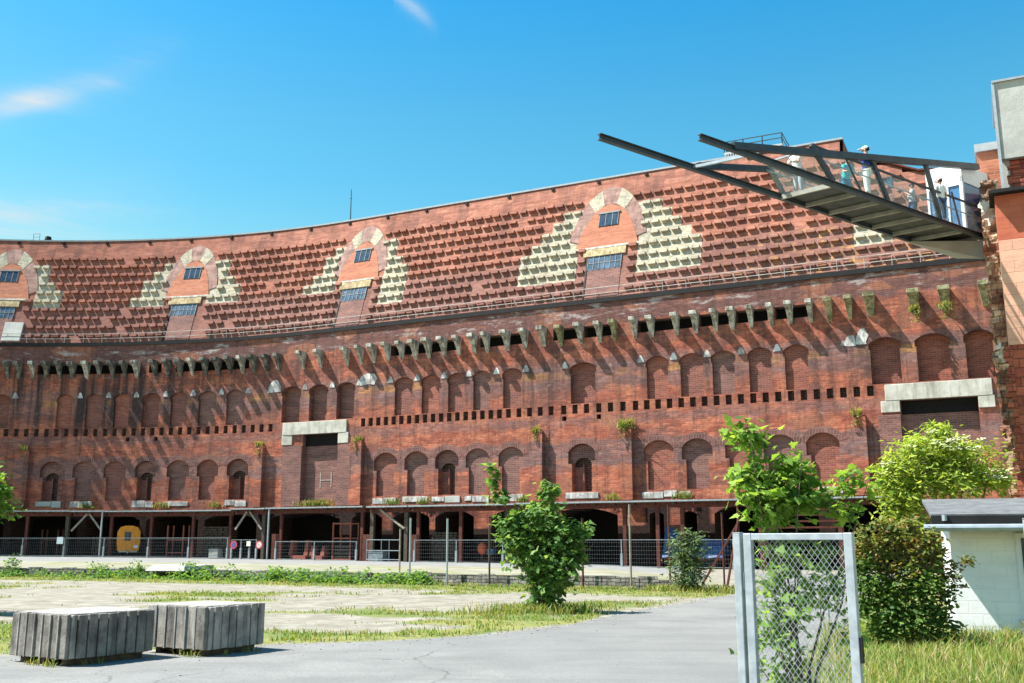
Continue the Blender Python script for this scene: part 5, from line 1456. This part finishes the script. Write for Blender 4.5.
# ------------------------------------------------------------------ white hut
hut = empty('white_hut', (8.98, 20.9, 0), R(-20))
M['hutwall'] = mat_brick('whitewashed_block', (0.68, 0.685, 0.70), (0.76, 0.765, 0.78), 0.5, 0.25, (0.65, 0.655, 0.67), 0.15, 0.03)
m = MB(); m.box(0, 6, 0, 3.2, -0.1, 2.42); m.build('wall', M['hutwall'], hut)
t = NT('bitumen_shingle'); p = t.objc(); bz = t.noise(p, 3.0, 5, 0.7)
sx_, sy_, sz_ = t.sep(p)
ln = t.math('FRACT', t.math('MULTIPLY', sy_, 4.2))
c = t.mix(t.step(bz, 0.3, 0.7), (0.085, 0.09, 0.095), (0.16, 0.165, 0.17)); c = t.mix(t.step(ln, 0.86, 0.95), c, (0.03, 0.03, 0.03)); t.col(c); t.bump(ln, 0.4, 0.03)
M['shingle'] = t.m
m = MB()
m.hexa([(-0.35, -0.5, 2.40), (6.4, -0.5, 2.40), (6.4, 3.5, 2.86), (-0.35, 3.5, 2.86), (-0.35, -0.5, 2.47), (6.4, -0.5, 2.47), (6.4, 3.5, 2.93), (-0.35, 3.5, 2.93)])
m.build('roof', M['shingle'], hut)
m = MB(); m.hexa([(0, 0, 2.421), (6, 0, 2.421), (6, 3.2, 2.421), (0, 3.2, 2.421), (0, 0.02, 2.47), (6, 0.02, 2.47), (6, 3.2, 2.84), (0, 3.2, 2.84)]); m.build('gable_wall', M['hutwall'], hut)
m = MB(); m.box(-0.35, 6.4, -0.53, -0.5, 2.18, 2.44); m.box(-0.45, 6.3, -0.498, -0.02, 2.28, 2.3); m.build('fascia', M['gutter'], hut)
m = MB(); m.tube([(-0.5, -0.62, 2.2), (6.4, -0.62, 2.2)], 0.075, 10); m.build('gutter', M['galv'], hut)
m = MB(); m.tube([(-0.1, -0.56, 2.34), (-0.1, -0.56, 2.46)], 0.05, 8); m.build('roof_bracket', M['galv'], hut)
m = MB(); m.box(1.2, 2.3, -0.05, 0.02, 0.42, 2.1); fr_ = m.build('window', M['white_paint'], hut)
m = MB(); m.box(1.3, 2.2, -0.06, -0.052, 0.52, 2.0); m.build('pane', M['pane'], fr_)
m = MB(); m.box(1.14, 2.36, -0.1, 0.02, 0.36, 0.415); m.build('sill', M['concrete'], fr_)
tag(hut, 'small whitewashed hut with grey shingle roof at the right edge', 'hut')

# ------------------------------------------------------------------ plants
MAPLE = [(0, 0), (0.13, 0.02), (0.42, -0.10), (0.36, 0.12), (0.55, 0.34), (0.28, 0.38), (0.24, 0.56), (0.0, 1.0), (-0.24, 0.56), (-0.28, 0.38), (-0.55, 0.34), (-0.36, 0.12), (-0.42, -0.10), (-0.13, 0.02)]
OVAL = [(0, 0), (0.22, 0.2), (0.3, 0.45), (0.2, 0.78), (0, 1.0), (-0.2, 0.78), (-0.3, 0.45), (-0.22, 0.2)]
LANCE = [(0, 0), (0.14, 0.25), (0.15, 0.55), (0, 1.0), (-0.15, 0.55), (-0.14, 0.25)]
def add_leaf(m, p, size, shape, r_, nmat, droop=0.5, outward=None):
    n = Vector((r_.gauss(0, 0.55), r_.gauss(0, 0.55), 1.0 - droop * 0.4))
    if outward is not None: n += outward * 0.7
    n.normalize()
    d = Vector((r_.gauss(0, 1), r_.gauss(0, 1), -droop * 0.6))
    if outward is not None: d += outward
    d = (d - n * d.dot(n)); 
    if d.length < 1e-3: d = Vector((1, 0, 0))
    d.normalize(); x = d.cross(n)
    w = r_.random(); mi = 0 if w < 0.5 else (1 if w < 0.78 else 2)
    fold = r_.uniform(0.05, 0.3)
    pts = [p + (x * a + d * b + n * (-abs(a) * fold)) * size for a, b in shape]
    m.face(pts, mi % nmat)
def foliage(m, blobs, r_, size, shape, nmat=3, spread=0.26, per=26):
    for (cx, cy, cz, rx, ry, rz, n) in blobs:
        c = Vector((cx, cy, cz))
        # clumps inside the blob: uneven outline and gaps
        ncl = max(4, int(n / per))
        cl_ = []
        for _ in range(ncl):
            v = Vector((r_.gauss(0, 1), r_.gauss(0, 1), r_.gauss(0, 1))).normalized() * (r_.random() ** 0.4)
            cl_.append((c + Vector((v.x * rx, v.y * ry, v.z * rz)), v))
        for k in range(n):
            q, v = cl_[k % ncl]
            cs = spread * min(rx, rz) + 0.05 * spread / 0.26
            p_ = q + Vector((r_.gauss(0, cs), r_.gauss(0, cs), r_.gauss(0, cs * 0.8)))
            add_leaf(m, p_, size * r_.uniform(0.5, 1.2), shape, r_, nmat, outward=v * 0.6)
def branches(m, base, tips, r_, rad=0.03, sag=0.0):
    for tx, ty, tz in tips:
        a = Vector(base) + Vector((r_.uniform(-0.08, 0.08), r_.uniform(-0.08, 0.08), 0)); b = Vector((tx, ty, tz))
        pts = [a + (b - a) * f + Vector((r_.gauss(0, 0.05), r_.gauss(0, 0.05), 0)) * (1 if 0 < f < 1 else 0) * (b - a).length * 0.35 for f in (0, 0.25, 0.5, 0.75, 1)]
        m.tube(pts, [rad, rad * 0.8, rad * 0.6, rad * 0.4, rad * 0.15], 6)
def plant(name, loc, blobs, tips, mats, size, shape, label, cat, seed, rad=0.03, group=None, flowers=0, spread=0.26, per=26, trunk='stems', crown='crown'):
    r_ = random.Random(seed); o = empty(name, loc)
    m = MB(); foliage(m, blobs, r_, size, shape, len(mats), spread, per); m.build(crown, mats, o)
    m = MB(); branches(m, (0, 0, -0.05), tips, r_, rad); m.build(trunk, M['bark'], o, smooth=True)
    if flowers:
        m = MB()
        for _ in range(flowers):
            cx, cy, cz, rx, ry, rz, n = r_.choice(blobs[:4])
            v = Vector((r_.gauss(0, 1), -abs(r_.gauss(0, 1)) - 0.2, abs(r_.gauss(0, 0.8)))).normalized()
            c = Vector((cx + v.x * rx * 1.12, cy + v.y * ry * 1.12, cz + v.z * rz * 1.12))
            for k in range(14):
                q = c + Vector((r_.gauss(0, 0.06), r_.gauss(0, 0.06), r_.gauss(0, 0.025)))
                s_ = 0.024
                m.face([q + Vector((-s_, -s_, 0)), q + Vector((s_, -s_, 0.01)), q + Vector((s_, s_, 0.02)), q + Vector((-s_, s_, 0.01))])
        m.build('blossom', M['flower'], o)
    tag(o, label, cat, group)
    return o
# young maple-like tree by the road (distance about 28.7 m, 1 px = 0.0285 m)
u = 0.0285
def px(x, y, x0, y0, uu): return ((x - x0) * uu, (y0 - y) * uu)
def blobs_px(L_, x0, y0, uu, depth=0.9):
    out = []
    for (x, y, rx, ry, n) in L_:
        dx, dz = px(x, y, x0, y0, uu)
        out.append((dx, rng.uniform(-0.2, 0.2) * rx * uu, dz, rx * uu, rx * uu * depth, ry * uu, n))
    return out
def tips_px(L_, x0, y0, uu):
    return [(px(x, y, x0, y0, uu)[0], rng.uniform(-0.3, 0.3), px(x, y, x0, y0, uu)[1]) for x, y in L_]
plant('young_tree', (0.92, 28.6, 0), blobs_px([(495, 478, 5, 14, 90), (500, 503, 6, 14, 90), (550, 497, 8, 13, 190), (543, 520, 20, 15, 470), (515, 528, 15, 12, 340), (560, 540, 20, 16, 500), (583, 533, 7, 6, 60), (540, 553, 28, 20, 1300), (545, 578, 23, 16, 900), (520, 540, 16, 14, 460), (565, 560, 16, 14, 400), (541, 596, 15, 10, 180), (578, 548, 7, 10, 80)], 545, 612, u),
      tips_px([(494, 470), (549, 488), (530, 525), (560, 525), (575, 540), (585, 530), (520, 545), (505, 525)], 545, 612, u), M['bushy'], 0.175, MAPLE, 'young multi-stemmed tree with a plume of leaves at the road edge', 'tree', 21, 0.035)
plant('round_bush', (6.98, 40.85, 0.05), blobs_px([(690, 552, 15, 14, 1100), (690, 570, 16, 14, 1100), (680, 548, 8, 8, 130), (700, 545, 8, 8, 130), (690, 540, 9, 6, 120), (692, 584, 12, 8, 420)], 690, 592, 0.0405),
      tips_px([(680, 540), (700, 540), (690, 535), (685, 560), (702, 555)], 690, 592, 0.0405), M['greyleaf'], 0.2, LANCE, 'compact grey-green bush at the end of the low stone wall', 'bush', 22)
# tree whose leaves enter at the left
plant('leafy_tree', (-16.2, 28.3, 0), [(0.9, 0, 3.6, 1.1, 1.0, 0.6, 700), (1.3, 0, 2.9, 0.95, 0.9, 0.45, 500), (0.2, 0.1, 3.0, 1.1, 1.0, 0.9, 600), (0.0, 0, 4.2, 1.0, 1.0, 0.7, 500), (1.75, -0.1, 3.35, 0.42, 0.4, 0.2, 120), (0.95, 0, 4.45, 0.3, 0.3, 0.3, 70), (-0.9, 0.2, 3.6, 1.0, 1.0, 0.9, 500)],
      [(0.9, 0, 3.8), (1.3, 0, 3.1), (0.1, 0, 4.2), (1.8, 0, 3.4), (-0.8, 0.1, 3.8)], M['maple'], 0.2, MAPLE, 'broad-leaved tree reaching into the yard at the left edge', 'tree', 23, 0.07, trunk='trunk')
# maple sapling behind the gate
um = 0.0112
plant('maple_sapling', (3.02, 11.05, 0), blobs_px([(727, 446, 9, 14, 70), (745, 450, 9, 14, 70), (733, 480, 14, 16, 110), (748, 498, 22, 22, 280), (778, 482, 13, 22, 150), (775, 510, 20, 18, 190), (755, 520, 25, 10, 130), (790, 495, 10, 16, 80), (738, 515, 17, 14, 60), (765, 470, 10, 14, 36),
                                                   (836, 500, 15, 12, 80), (826, 517, 14, 10, 60), (852, 495, 8, 9, 20), (760, 560, 20, 24, 170), (782, 600, 26, 22, 170), (762, 630, 22, 26, 170), (802, 572, 12, 20, 70), (770, 670, 28, 24, 170), (815, 605, 12, 12, 50), (725, 650, 8, 12, 18), (815, 640, 10, 16, 22), (742, 600, 9, 40, 46)], 772, 722, um, 0.8),
      tips_px([(730, 440), (745, 445), (780, 465), (836, 500), (850, 492), (755, 500), (775, 520), (800, 600), (740, 620), (728, 655)], 772, 722, um), M['sapling'], 0.112, MAPLE, 'maple sapling with large bright leaves growing up behind the wire gate', 'tree', 24, 0.018)
# elder behind the hut
ue = 0.0262
plant('elder_bush', (11.3, 26.4, 0), blobs_px([(930, 462, 34, 20, 1500), (965, 470, 36, 20, 1300), (905, 490, 22, 22, 1000), (985, 490, 24, 12, 700), (945, 495, 45, 20, 1500), (900, 520, 18, 22, 1000), (898, 500, 18, 14, 500), (890, 475, 9, 8, 120), (1003, 492, 9, 7, 120), (945, 440, 16, 7, 260), (940, 545, 40, 30, 700)], 945, 625, ue, 0.8),
      tips_px([(930, 460), (965, 465), (905, 490), (985, 488), (945, 480), (895, 520)], 945, 625, ue), M['elder'], 0.2, LANCE, 'large yellow-green elder bush with cream flower heads behind the hut', 'bush', 25, 0.05, flowers=34)
# bronze shrub left of the hut
ub = 0.0192
shr = plant('bronze_shrub', (7.2, 18.6, 0), blobs_px([(880, 606, 22, 22, 1300), (912, 600, 24, 24, 1500), (898, 632, 34, 20, 1500), (866, 585, 14, 20, 600), (930, 622, 16, 18, 600), (872, 638, 22, 16, 700), (942, 606, 8, 10, 160), (858, 612, 9, 12, 260), (925, 645, 22, 9, 420)], 905, 655, ub, 0.85),
      tips_px([(905, 545), (880, 555), (925, 560), (955, 574), (868, 545), (912, 535), (890, 530), (940, 590)], 905, 655, ub), M['shrubgreen'], 0.1, OVAL, 'loose bronze and green shrub between wire gate and white hut', 'bush', 26, 0.022, spread=0.2, per=60)
m = MB(); foliage(m, blobs_px([(895, 556, 22, 15, 800), (918, 566, 20, 17, 800), (872, 566, 14, 15, 420), (888, 537, 12, 9, 260), (912, 540, 9, 9, 190), (936, 575, 13, 11, 340), (956, 573, 7, 4, 80), (866, 546, 7, 8, 120), (930, 551, 7, 7, 110), (902, 584, 24, 12, 500), (944, 590, 8, 6, 110)], 905, 655, ub, 0.85), random.Random(27), 0.095, OVAL, 3, 0.2, 45)
m.build('bronze_shoots', M['redshrub'], shr)

# weeds: tufts on the pilasters, weeds along the sills and the foot of the wall
def blades(m, x, y, z, r_, h, w, mi, lean=0.35, base=None):
    a = r_.uniform(0, 2 * math.pi); l = r_.gauss(0, lean) * h
    dx, dy = math.cos(a), math.sin(a); ox, oy = -dy * w / 2, dx * w / 2
    b0, b1 = Vector((x - ox, y - oy, z)), Vector((x + ox, y + oy, z))
    mid = Vector((x + dx * l * 0.3, y + dy * l * 0.3, z + h * 0.6)); tip = Vector((x + dx * l, y + dy * l, z + h))
    o = Vector((ox, oy, 0)) * 0.8
    m.face([b0, b1, mid + o, mid - o], mi); m.face([mid - o, mid + o, tip], mi)
def tuft(s_, off, z, n, label, seed, h=0.9, w=0.5):
    r_ = random.Random(seed); c = Vector(P(s_, off, z)); o = empty('weed_tuft', c)
    m = MB()
    for _ in range(n): blades(m, r_.gauss(0, w * 0.4), r_.gauss(0, 0.12), -0.12, r_, h * r_.uniform(0.3, 0.8), 0.09, r_.choice((0, 1, 1, 2)), 0.8)
    for _ in range(n):
        a = Vector((r_.gauss(0, w * 0.4), -0.3 + r_.gauss(0, 0.05), r_.uniform(-0.9, 0.1))); add_leaf(m, a, 0.16, OVAL, r_, 3, 0.9)
    m.build('leaves', M['blade'], o)
    m = MB(); m.box(-w * 0.5, w * 0.5, -0.2, 0.15, -0.16, -0.08); m.build('root_mat', M['bark'], o)
    tag(o, label, 'weed')
tuft(-27.3, 0.3, 11.32, 60, 'weeds on the pilaster left of the stone portal', 1)
tuft(-16.0, 0.3, 11.32, 50, 'weeds on the pilaster right of the stone portal', 2)
tuft(2.5, 0.3, 11.32, 80, 'dry weeds on the pilaster above the young tree', 3)
tuft(10.6, 0.3, 11.32, 130, 'large tuft of weeds on the middle pilaster above the mesh fence', 4, 1.2, 0.9)
tuft(28.7, 0.3, 11.32, 80, 'weeds on the rightmost pilaster above the maple shoots', 5)
tuft(-53.1, 0.3, 11.32, 40, 'weeds on the leftmost pilaster above the leafy branch', 6)
tuft(33.3, 0.9, 18.7, 60, 'yellowish weeds hanging under the bracket left of the platform foot', 7, 0.8, 0.6)
tuft(35.4, 0.9, 18.7, 60, 'yellowish weeds hanging under the bracket nearest the tower', 8, 0.8, 0.6)
m = MB(); r_ = random.Random(31)
for s_, n in ((-20.6, 160), (-12, 40), (-8.6, 40), (1.2, 60), (9.5, 50), (15.3, 50), (-38, 50), (-46, 40), (-32, 40), (21, 40), (26, 40)):
    for _ in range(n):
        q = P(s_ + r_.gauss(0, 0.9 if n > 100 else 0.45), 0.12 + r_.uniform(0, 0.25), 5.36)
        blades(m, q[0], q[1], q[2], r_, r_.uniform(0.25, 0.8), 0.08, r_.choice((0, 0, 1, 2)), 0.6)
sw = m.build('ledge_weeds', M['blade']); tag(sw, 'patchy weeds growing along the ledge above the canopies', 'weeds', kind='stuff')

# leafy weeds at the foot of the retaining wall
m = MB(); r_ = random.Random(41)
for _ in range(135):
    x = r_.uniform(-33, -3); 
    dens_ = 0.25 + 0.75 * (1 if -17.5 < x < -4 else 0)
    if x < -17.5 and r_.random() > 0.5: continue
    y = front_y(x) - r_.uniform(0.2, 1.4); h = r_.uniform(0.3, 0.85) * (1.0 if -17.5 < x < -4 else 0.6)
    if r_.random() > dens_ and x > -17: continue
    wd = r_.uniform(0.3, 0.6)
    for k in range(int(70 * r_.uniform(0.4, 1.5))):
        v = Vector((r_.gauss(0, wd), r_.gauss(0, 0.3), h * (1 - min(1, r_.random() * 1.1)) * math.exp(-0)))
        v.z *= max(0.15, 1 - (v.x / wd) ** 2 * 0.22)
        add_leaf(m, Vector((x, y, 0.03)) + v, r_.uniform(0.12, 0.22), OVAL, r_, 3, 0.6)
ww = m.build('leafy_weeds', [M['bushy'][0], M['sapling'][0], M['bushy'][2]]); tag(ww, 'bright green leafy weeds in front of the low stone wall', 'weeds', kind='stuff')
def weedbush(x, h, w, label, seed):
    y = front_y(x) - 0.5; r2_ = random.Random(seed)
    plant('weed_bush', (x, y, 0), [(0, 0, h * 0.5, w, w * 0.7, h * 0.5, 330), (0, 0, h * 0.25, w * 1.1, w * 0.8, h * 0.25, 160)], [(0, 0, h * 0.9), (w * 0.5, 0, h * 0.7), (-w * 0.5, 0, h * 0.7)], M['maple'], 0.15, OVAL, label, 'bush', seed, 0.015)
weedbush(-28.6, 1.25, 0.45, 'small upright bush before the wall at far left, left of the orange trailer', 51)
weedbush(-22.9, 0.85, 0.5, 'low weed bush before the wall below the grey downpipe', 52)
weedbush(-20.4, 0.85, 0.65, 'broad low weed bush before the wall below the orange trailer', 53)
weedbush(-17.2, 0.95, 0.4, 'narrow weed bush before the wall just left of the pale slab', 54)

# grass: short turf in the yard, tall grass beside the gate
m = MB(); r_ = random.Random(61); cnt = 0
for _ in range(240000):
    y = r_.uniform(17, 60); x = -0.62 * y + r_.random() * (0.62 * y + 9)
    g = grassy(x, y)
    if x > roadr_x(y): continue
    if r_.random() > g ** 1.5 * (0.8 if y < 45 else 0.6): continue
    if mnoise.noise(Vector((x * 1.3, y * 1.3, 9.0))) + 0.4 * mnoise.noise(Vector((x * 4, y * 4, 2.0))) < -0.12: continue
    w_ = r_.random() + 0.5 * mnoise.noise(Vector((x * 0.4, y * 0.4, 5.0))); mi = 0 if w_ < 0.4 else (1 if w_ < 0.8 else 2)
    h = r_.uniform(0.03, 0.13) + (0.14 * r_.random() if front_y(x) - y < 1.5 else 0)
    blades(m, x, y, 0.0, r_, h, 0.012 + y * 0.0005, mi, 1.0); cnt += 1
    if cnt > 48000: break
for _ in range(1500):          # longer grass round the young tree and along its kerb
    x, y = 0.7 + r_.gauss(0, 0.75), 28.4 + r_.gauss(0, 0.5)
    if y < road_left_y(x): continue
    blades(m, x, y, 0, r_, r_.uniform(0.08, 0.36), 0.03, r_.choice((0, 0, 1, 2)), 0.8)
for _ in range(1400):
    x = r_.uniform(5.5, 9.4); y = front_y(x) - r_.uniform(-0.8, 2.0)
    blades(m, x, y, 0.0, r_, r_.uniform(0.1, 0.36), 0.035, r_.choice((0, 1, 1, 2)), 0.8)
gs = m.build('yard_grass', M['blade']); tag(gs, 'thin yellowing grass growing in patches on the gravel yard', 'grass', kind='stuff')
m = MB(); r_ = random.Random(71)
for _ in range(24000):
    y = 8.6 + (r_.random() ** 0.8) * 14; xr = roadr_x(y)
    x = xr - 0.3 + r_.random() * (0.56 * y + 1.2 - xr)
    if x < xr + 0.25 and r_.random() > 0.4: continue
    if x > 8.4 and y > 20.7: continue
    if x < 3.0 and y < 9.4: continue
    n_ = mnoise.noise(Vector((x * 0.7, y * 0.7, 3.1)))
    h = r_.uniform(0.1, 0.42) * (1 + 0.6 * n_) * (1.25 if y < 12 else 0.85)
    w_ = r_.random() + n_ * 0.3; mi = 0 if w_ < 0.5 else (1 if w_ < 0.8 else 2)
    blades(m, x, y, 0.0, r_, h, 0.011 + y * 0.0004, mi, 0.75)
tg = m.build('tall_grass', M['blade']); tag(tg, 'tall seeding meadow grass between the wire gate and the white hut', 'grass', kind='stuff')

m = MB(); r_ = random.Random(81)
for _ in range(700):
    x = r_.uniform(-12, 8); y = road_left_y(x) + r_.gauss(0.15, 0.45 if r_.random() < 0.7 else 2.2)
    if y < 9: continue
    q = r_.uniform(0.008, 0.026); m.ball((x, y, 0.012 + q * 0.3), q, q * r_.uniform(0.7, 1.2), q * 0.6, 5, 3)
pb = m.build('gravel', M['block_top']); tag(pb, 'loose pebbles scattered along the ragged edge of the road', 'gravel', kind='stuff')
for (bx, by), ang, lw, ld in (((-6.95, 16.2), math.atan2(0.54, -0.84), 1.5, 1.65), ((-5.2, 17.6), math.atan2(0.52, -0.855), 1.5, 1.4)):
    m = MB(); c_, s_ = math.cos(ang), math.sin(ang)
    for _ in range(160):
        if r_.random() < 0.55: lx, ly = r_.uniform(0, lw), 0.05 + r_.random() * 0.08
        else: lx, ly = -0.05 - r_.random() * 0.08, -r_.uniform(0, ld)
        if mnoise.noise(Vector((lx * 2.2, ly * 2.2, bx))) < 0.0: continue
        blades(m, bx + lx * c_ - ly * s_, by + lx * s_ + ly * c_, 0.01, r_, r_.uniform(0.04, 0.16), 0.014, r_.choice((0, 1, 2)), 0.8)
    o = m.build('block_weeds', M['blade']); tag(o, 'sparse grass growing at the foot of the %s ribbed block' % ('nearer' if bx < -6 else 'farther'), 'grass', kind='stuff')

# ------------------------------------------------------------------ light, sky, camera
EL_SUN = R(57); SD = Vector((-0.985, -0.03)).normalized()
sun_dir = Vector((SD.x * math.cos(EL_SUN), SD.y * math.cos(EL_SUN), math.sin(EL_SUN)))
sl_ = bpy.data.lights.new('sun', 'SUN'); sl_.energy = 5.0; sl_.angle = R(0.5); sl_.color = (1.0, 0.95, 0.87)
so = bpy.data.objects.new('sun', sl_); COL.objects.link(so); so.rotation_euler = sun_dir.to_track_quat('Z', 'Y').to_euler()
w = bpy.data.worlds.new('World'); scene.world = w; w.use_nodes = True
nt = w.node_tree; bg = nt.nodes['Background']
sky = nt.nodes.new('ShaderNodeTexSky'); sky.sky_type = 'NISHITA'; sky.sun_disc = False
sky.sun_elevation = EL_SUN; sky.sun_rotation = math.atan2(SD.x, SD.y); sky.air_density = 1.0; sky.dust_density = 0.8; sky.ozone_density = 2.0
hs = nt.nodes.new('ShaderNodeHueSaturation'); hs.inputs['Hue'].default_value = 0.49; hs.inputs['Saturation'].default_value = 1.38; hs.inputs['Value'].default_value = 1.0
nt.links.new(sky.outputs[0], hs.inputs['Color'])
tint = nt.nodes.new('ShaderNodeMix'); tint.data_type = 'RGBA'; tint.blend_type = 'MULTIPLY'; tint.inputs[0].default_value = 1.0; tint.clamp_result = False
nt.links.new(hs.outputs[0], tint.inputs[6])
tc = nt.nodes.new('ShaderNodeTexCoord'); mp = nt.nodes.new('ShaderNodeMapping'); mp.inputs['Rotation'].default_value = (0, R(24), R(-20)); mp.inputs['Scale'].default_value = (2.2, 2.2, 11.0)
nt.links.new(tc.outputs['Generated'], mp.inputs[0])
nz = nt.nodes.new('ShaderNodeTexNoise'); nz.inputs['Scale'].default_value = 1.5; nz.inputs['Detail'].default_value = 7; nz.inputs['Roughness'].default_value = 0.62; nz.inputs['Distortion'].default_value = 0.6
nt.links.new(mp.outputs[0], nz.inputs['Vector'])
mr = nt.nodes.new('ShaderNodeMapRange'); mr.interpolation_type = 'SMOOTHSTEP'; mr.inputs[1].default_value = 0.46; mr.inputs[2].default_value = 0.85
nt.links.new(nz.outputs[0], mr.inputs[0])
sx = nt.nodes.new('ShaderNodeSeparateXYZ'); nt.links.new(tc.outputs['Generated'], sx.inputs[0])
rz = nt.nodes.new('ShaderNodeMapRange'); rz.inputs[1].default_value = 0.2; rz.inputs[2].default_value = 0.56; nt.links.new(sx.outputs[2], rz.inputs[0])
cr = nt.nodes.new('ShaderNodeValToRGB'); cr.color_ramp.interpolation = 'EASE'
cr.color_ramp.elements[0].position = 0.0; cr.color_ramp.elements[0].color = (1.0, 0.73, 0.44, 1)
cr.color_ramp.elements[1].position = 1.0; cr.color_ramp.elements[1].color = (0.26, 0.66, 0.67, 1)
e_ = cr.color_ramp.elements.new(0.45); e_.color = (0.6, 0.70, 0.575, 1)
nt.links.new(rz.outputs[0], cr.inputs[0]); tv = nt.nodes.new('ShaderNodeMix'); tv.data_type = 'RGBA'; tv.blend_type = 'MULTIPLY'; tv.inputs[0].default_value = 1.0; tv.inputs[7].default_value = (2.5, 2.5, 2.4, 1)
nt.links.new(cr.outputs[0], tv.inputs[6]); nt.links.new(tv.outputs[2], tint.inputs[7])
def wm(op, a_, b_=0.0):
    q = nt.nodes.new('ShaderNodeMath'); q.operation = op
    for k, v in ((0, a_), (1, b_)):
        if isinstance(v, (int, float)): q.inputs[k].default_value = v
        else: nt.links.new(v, q.inputs[k])
    return q.outputs[0]
yy_ = wm('MAXIMUM', sx.outputs[1], 0.05); cu, cv = wm('DIVIDE', sx.outputs[0], yy_), wm('DIVIDE', sx.outputs[2], yy_)
def streak(u0, v0, slope, width, ua, ub_):
    d = wm('DIVIDE', wm('SUBTRACT', wm('SUBTRACT', cv, v0), wm('MULTIPLY', wm('SUBTRACT', cu, u0), slope)), width)
    g = wm('DIVIDE', 1.0, wm('ADD', 1.0, wm('POWER', wm('ABSOLUTE', d), 3.0)))
    f = nt.nodes.new('ShaderNodeMapRange'); f.interpolation_type = 'SMOOTHSTEP'; f.inputs[1].default_value = ub_; f.inputs[2].default_value = ua; nt.links.new(cu, f.inputs[0])
    return wm('MULTIPLY', g, f.outputs[0])
wisp = wm('MAXIMUM', streak(-0.548, 0.452, 0.36, 0.015, -0.43, -0.34), wm('MULTIPLY', streak(-0.536, 0.335, 0.12, 0.036, -0.44, -0.31), 0.9))
wisp = wm('MAXIMUM', wisp, wm('MULTIPLY', streak(-0.11, 0.575, -0.9, 0.008, -0.105, -0.075), wm('MULTIPLY', wm('GREATER_THAN', cu, -0.13), 0.6)))
nzw = wm('ADD', wm('MULTIPLY', mr.outputs[0], 1.5), 0.12)
mm_ = nt.nodes.new('ShaderNodeMath'); mm_.operation = 'MULTIPLY'; nt.links.new(wisp, mm_.inputs[0]); nt.links.new(nzw, mm_.inputs[1])
m2 = nt.nodes.new('ShaderNodeMath'); m2.operation = 'MULTIPLY'; m2.inputs[1].default_value = 0.75; m2.use_clamp = True; nt.links.new(mm_.outputs[0], m2.inputs[0])
mxw = nt.nodes.new('ShaderNodeMix'); mxw.data_type = 'RGBA'; nt.links.new(m2.outputs[0], mxw.inputs[0]); nt.links.new(tint.outputs[2], mxw.inputs[6]); mxw.inputs[7].default_value = (5.0, 5.4, 5.6, 1)
nt.links.new(mxw.outputs[2], bg.inputs[0]); bg.inputs[1].default_value = 0.057

cam = bpy.data.cameras.new('Camera'); cam.sensor_width = 36; cam.lens = 1000 / 1024 * 36; cam.clip_end = 3000; cam.clip_start = 0.05
camo = bpy.data.objects.new('Camera', cam); COL.objects.link(camo); camo.location = (0, 0, EYE); camo.rotation_euler = (R(90 + 11.4), 0, 0)
scene.camera = camo
scene.view_settings.view_transform = 'Standard'; scene.view_settings.look = 'None'; scene.view_settings.gamma = 1.0
scene.view_settings.exposure = 1.43; scene.view_settings.use_curve_mapping = False
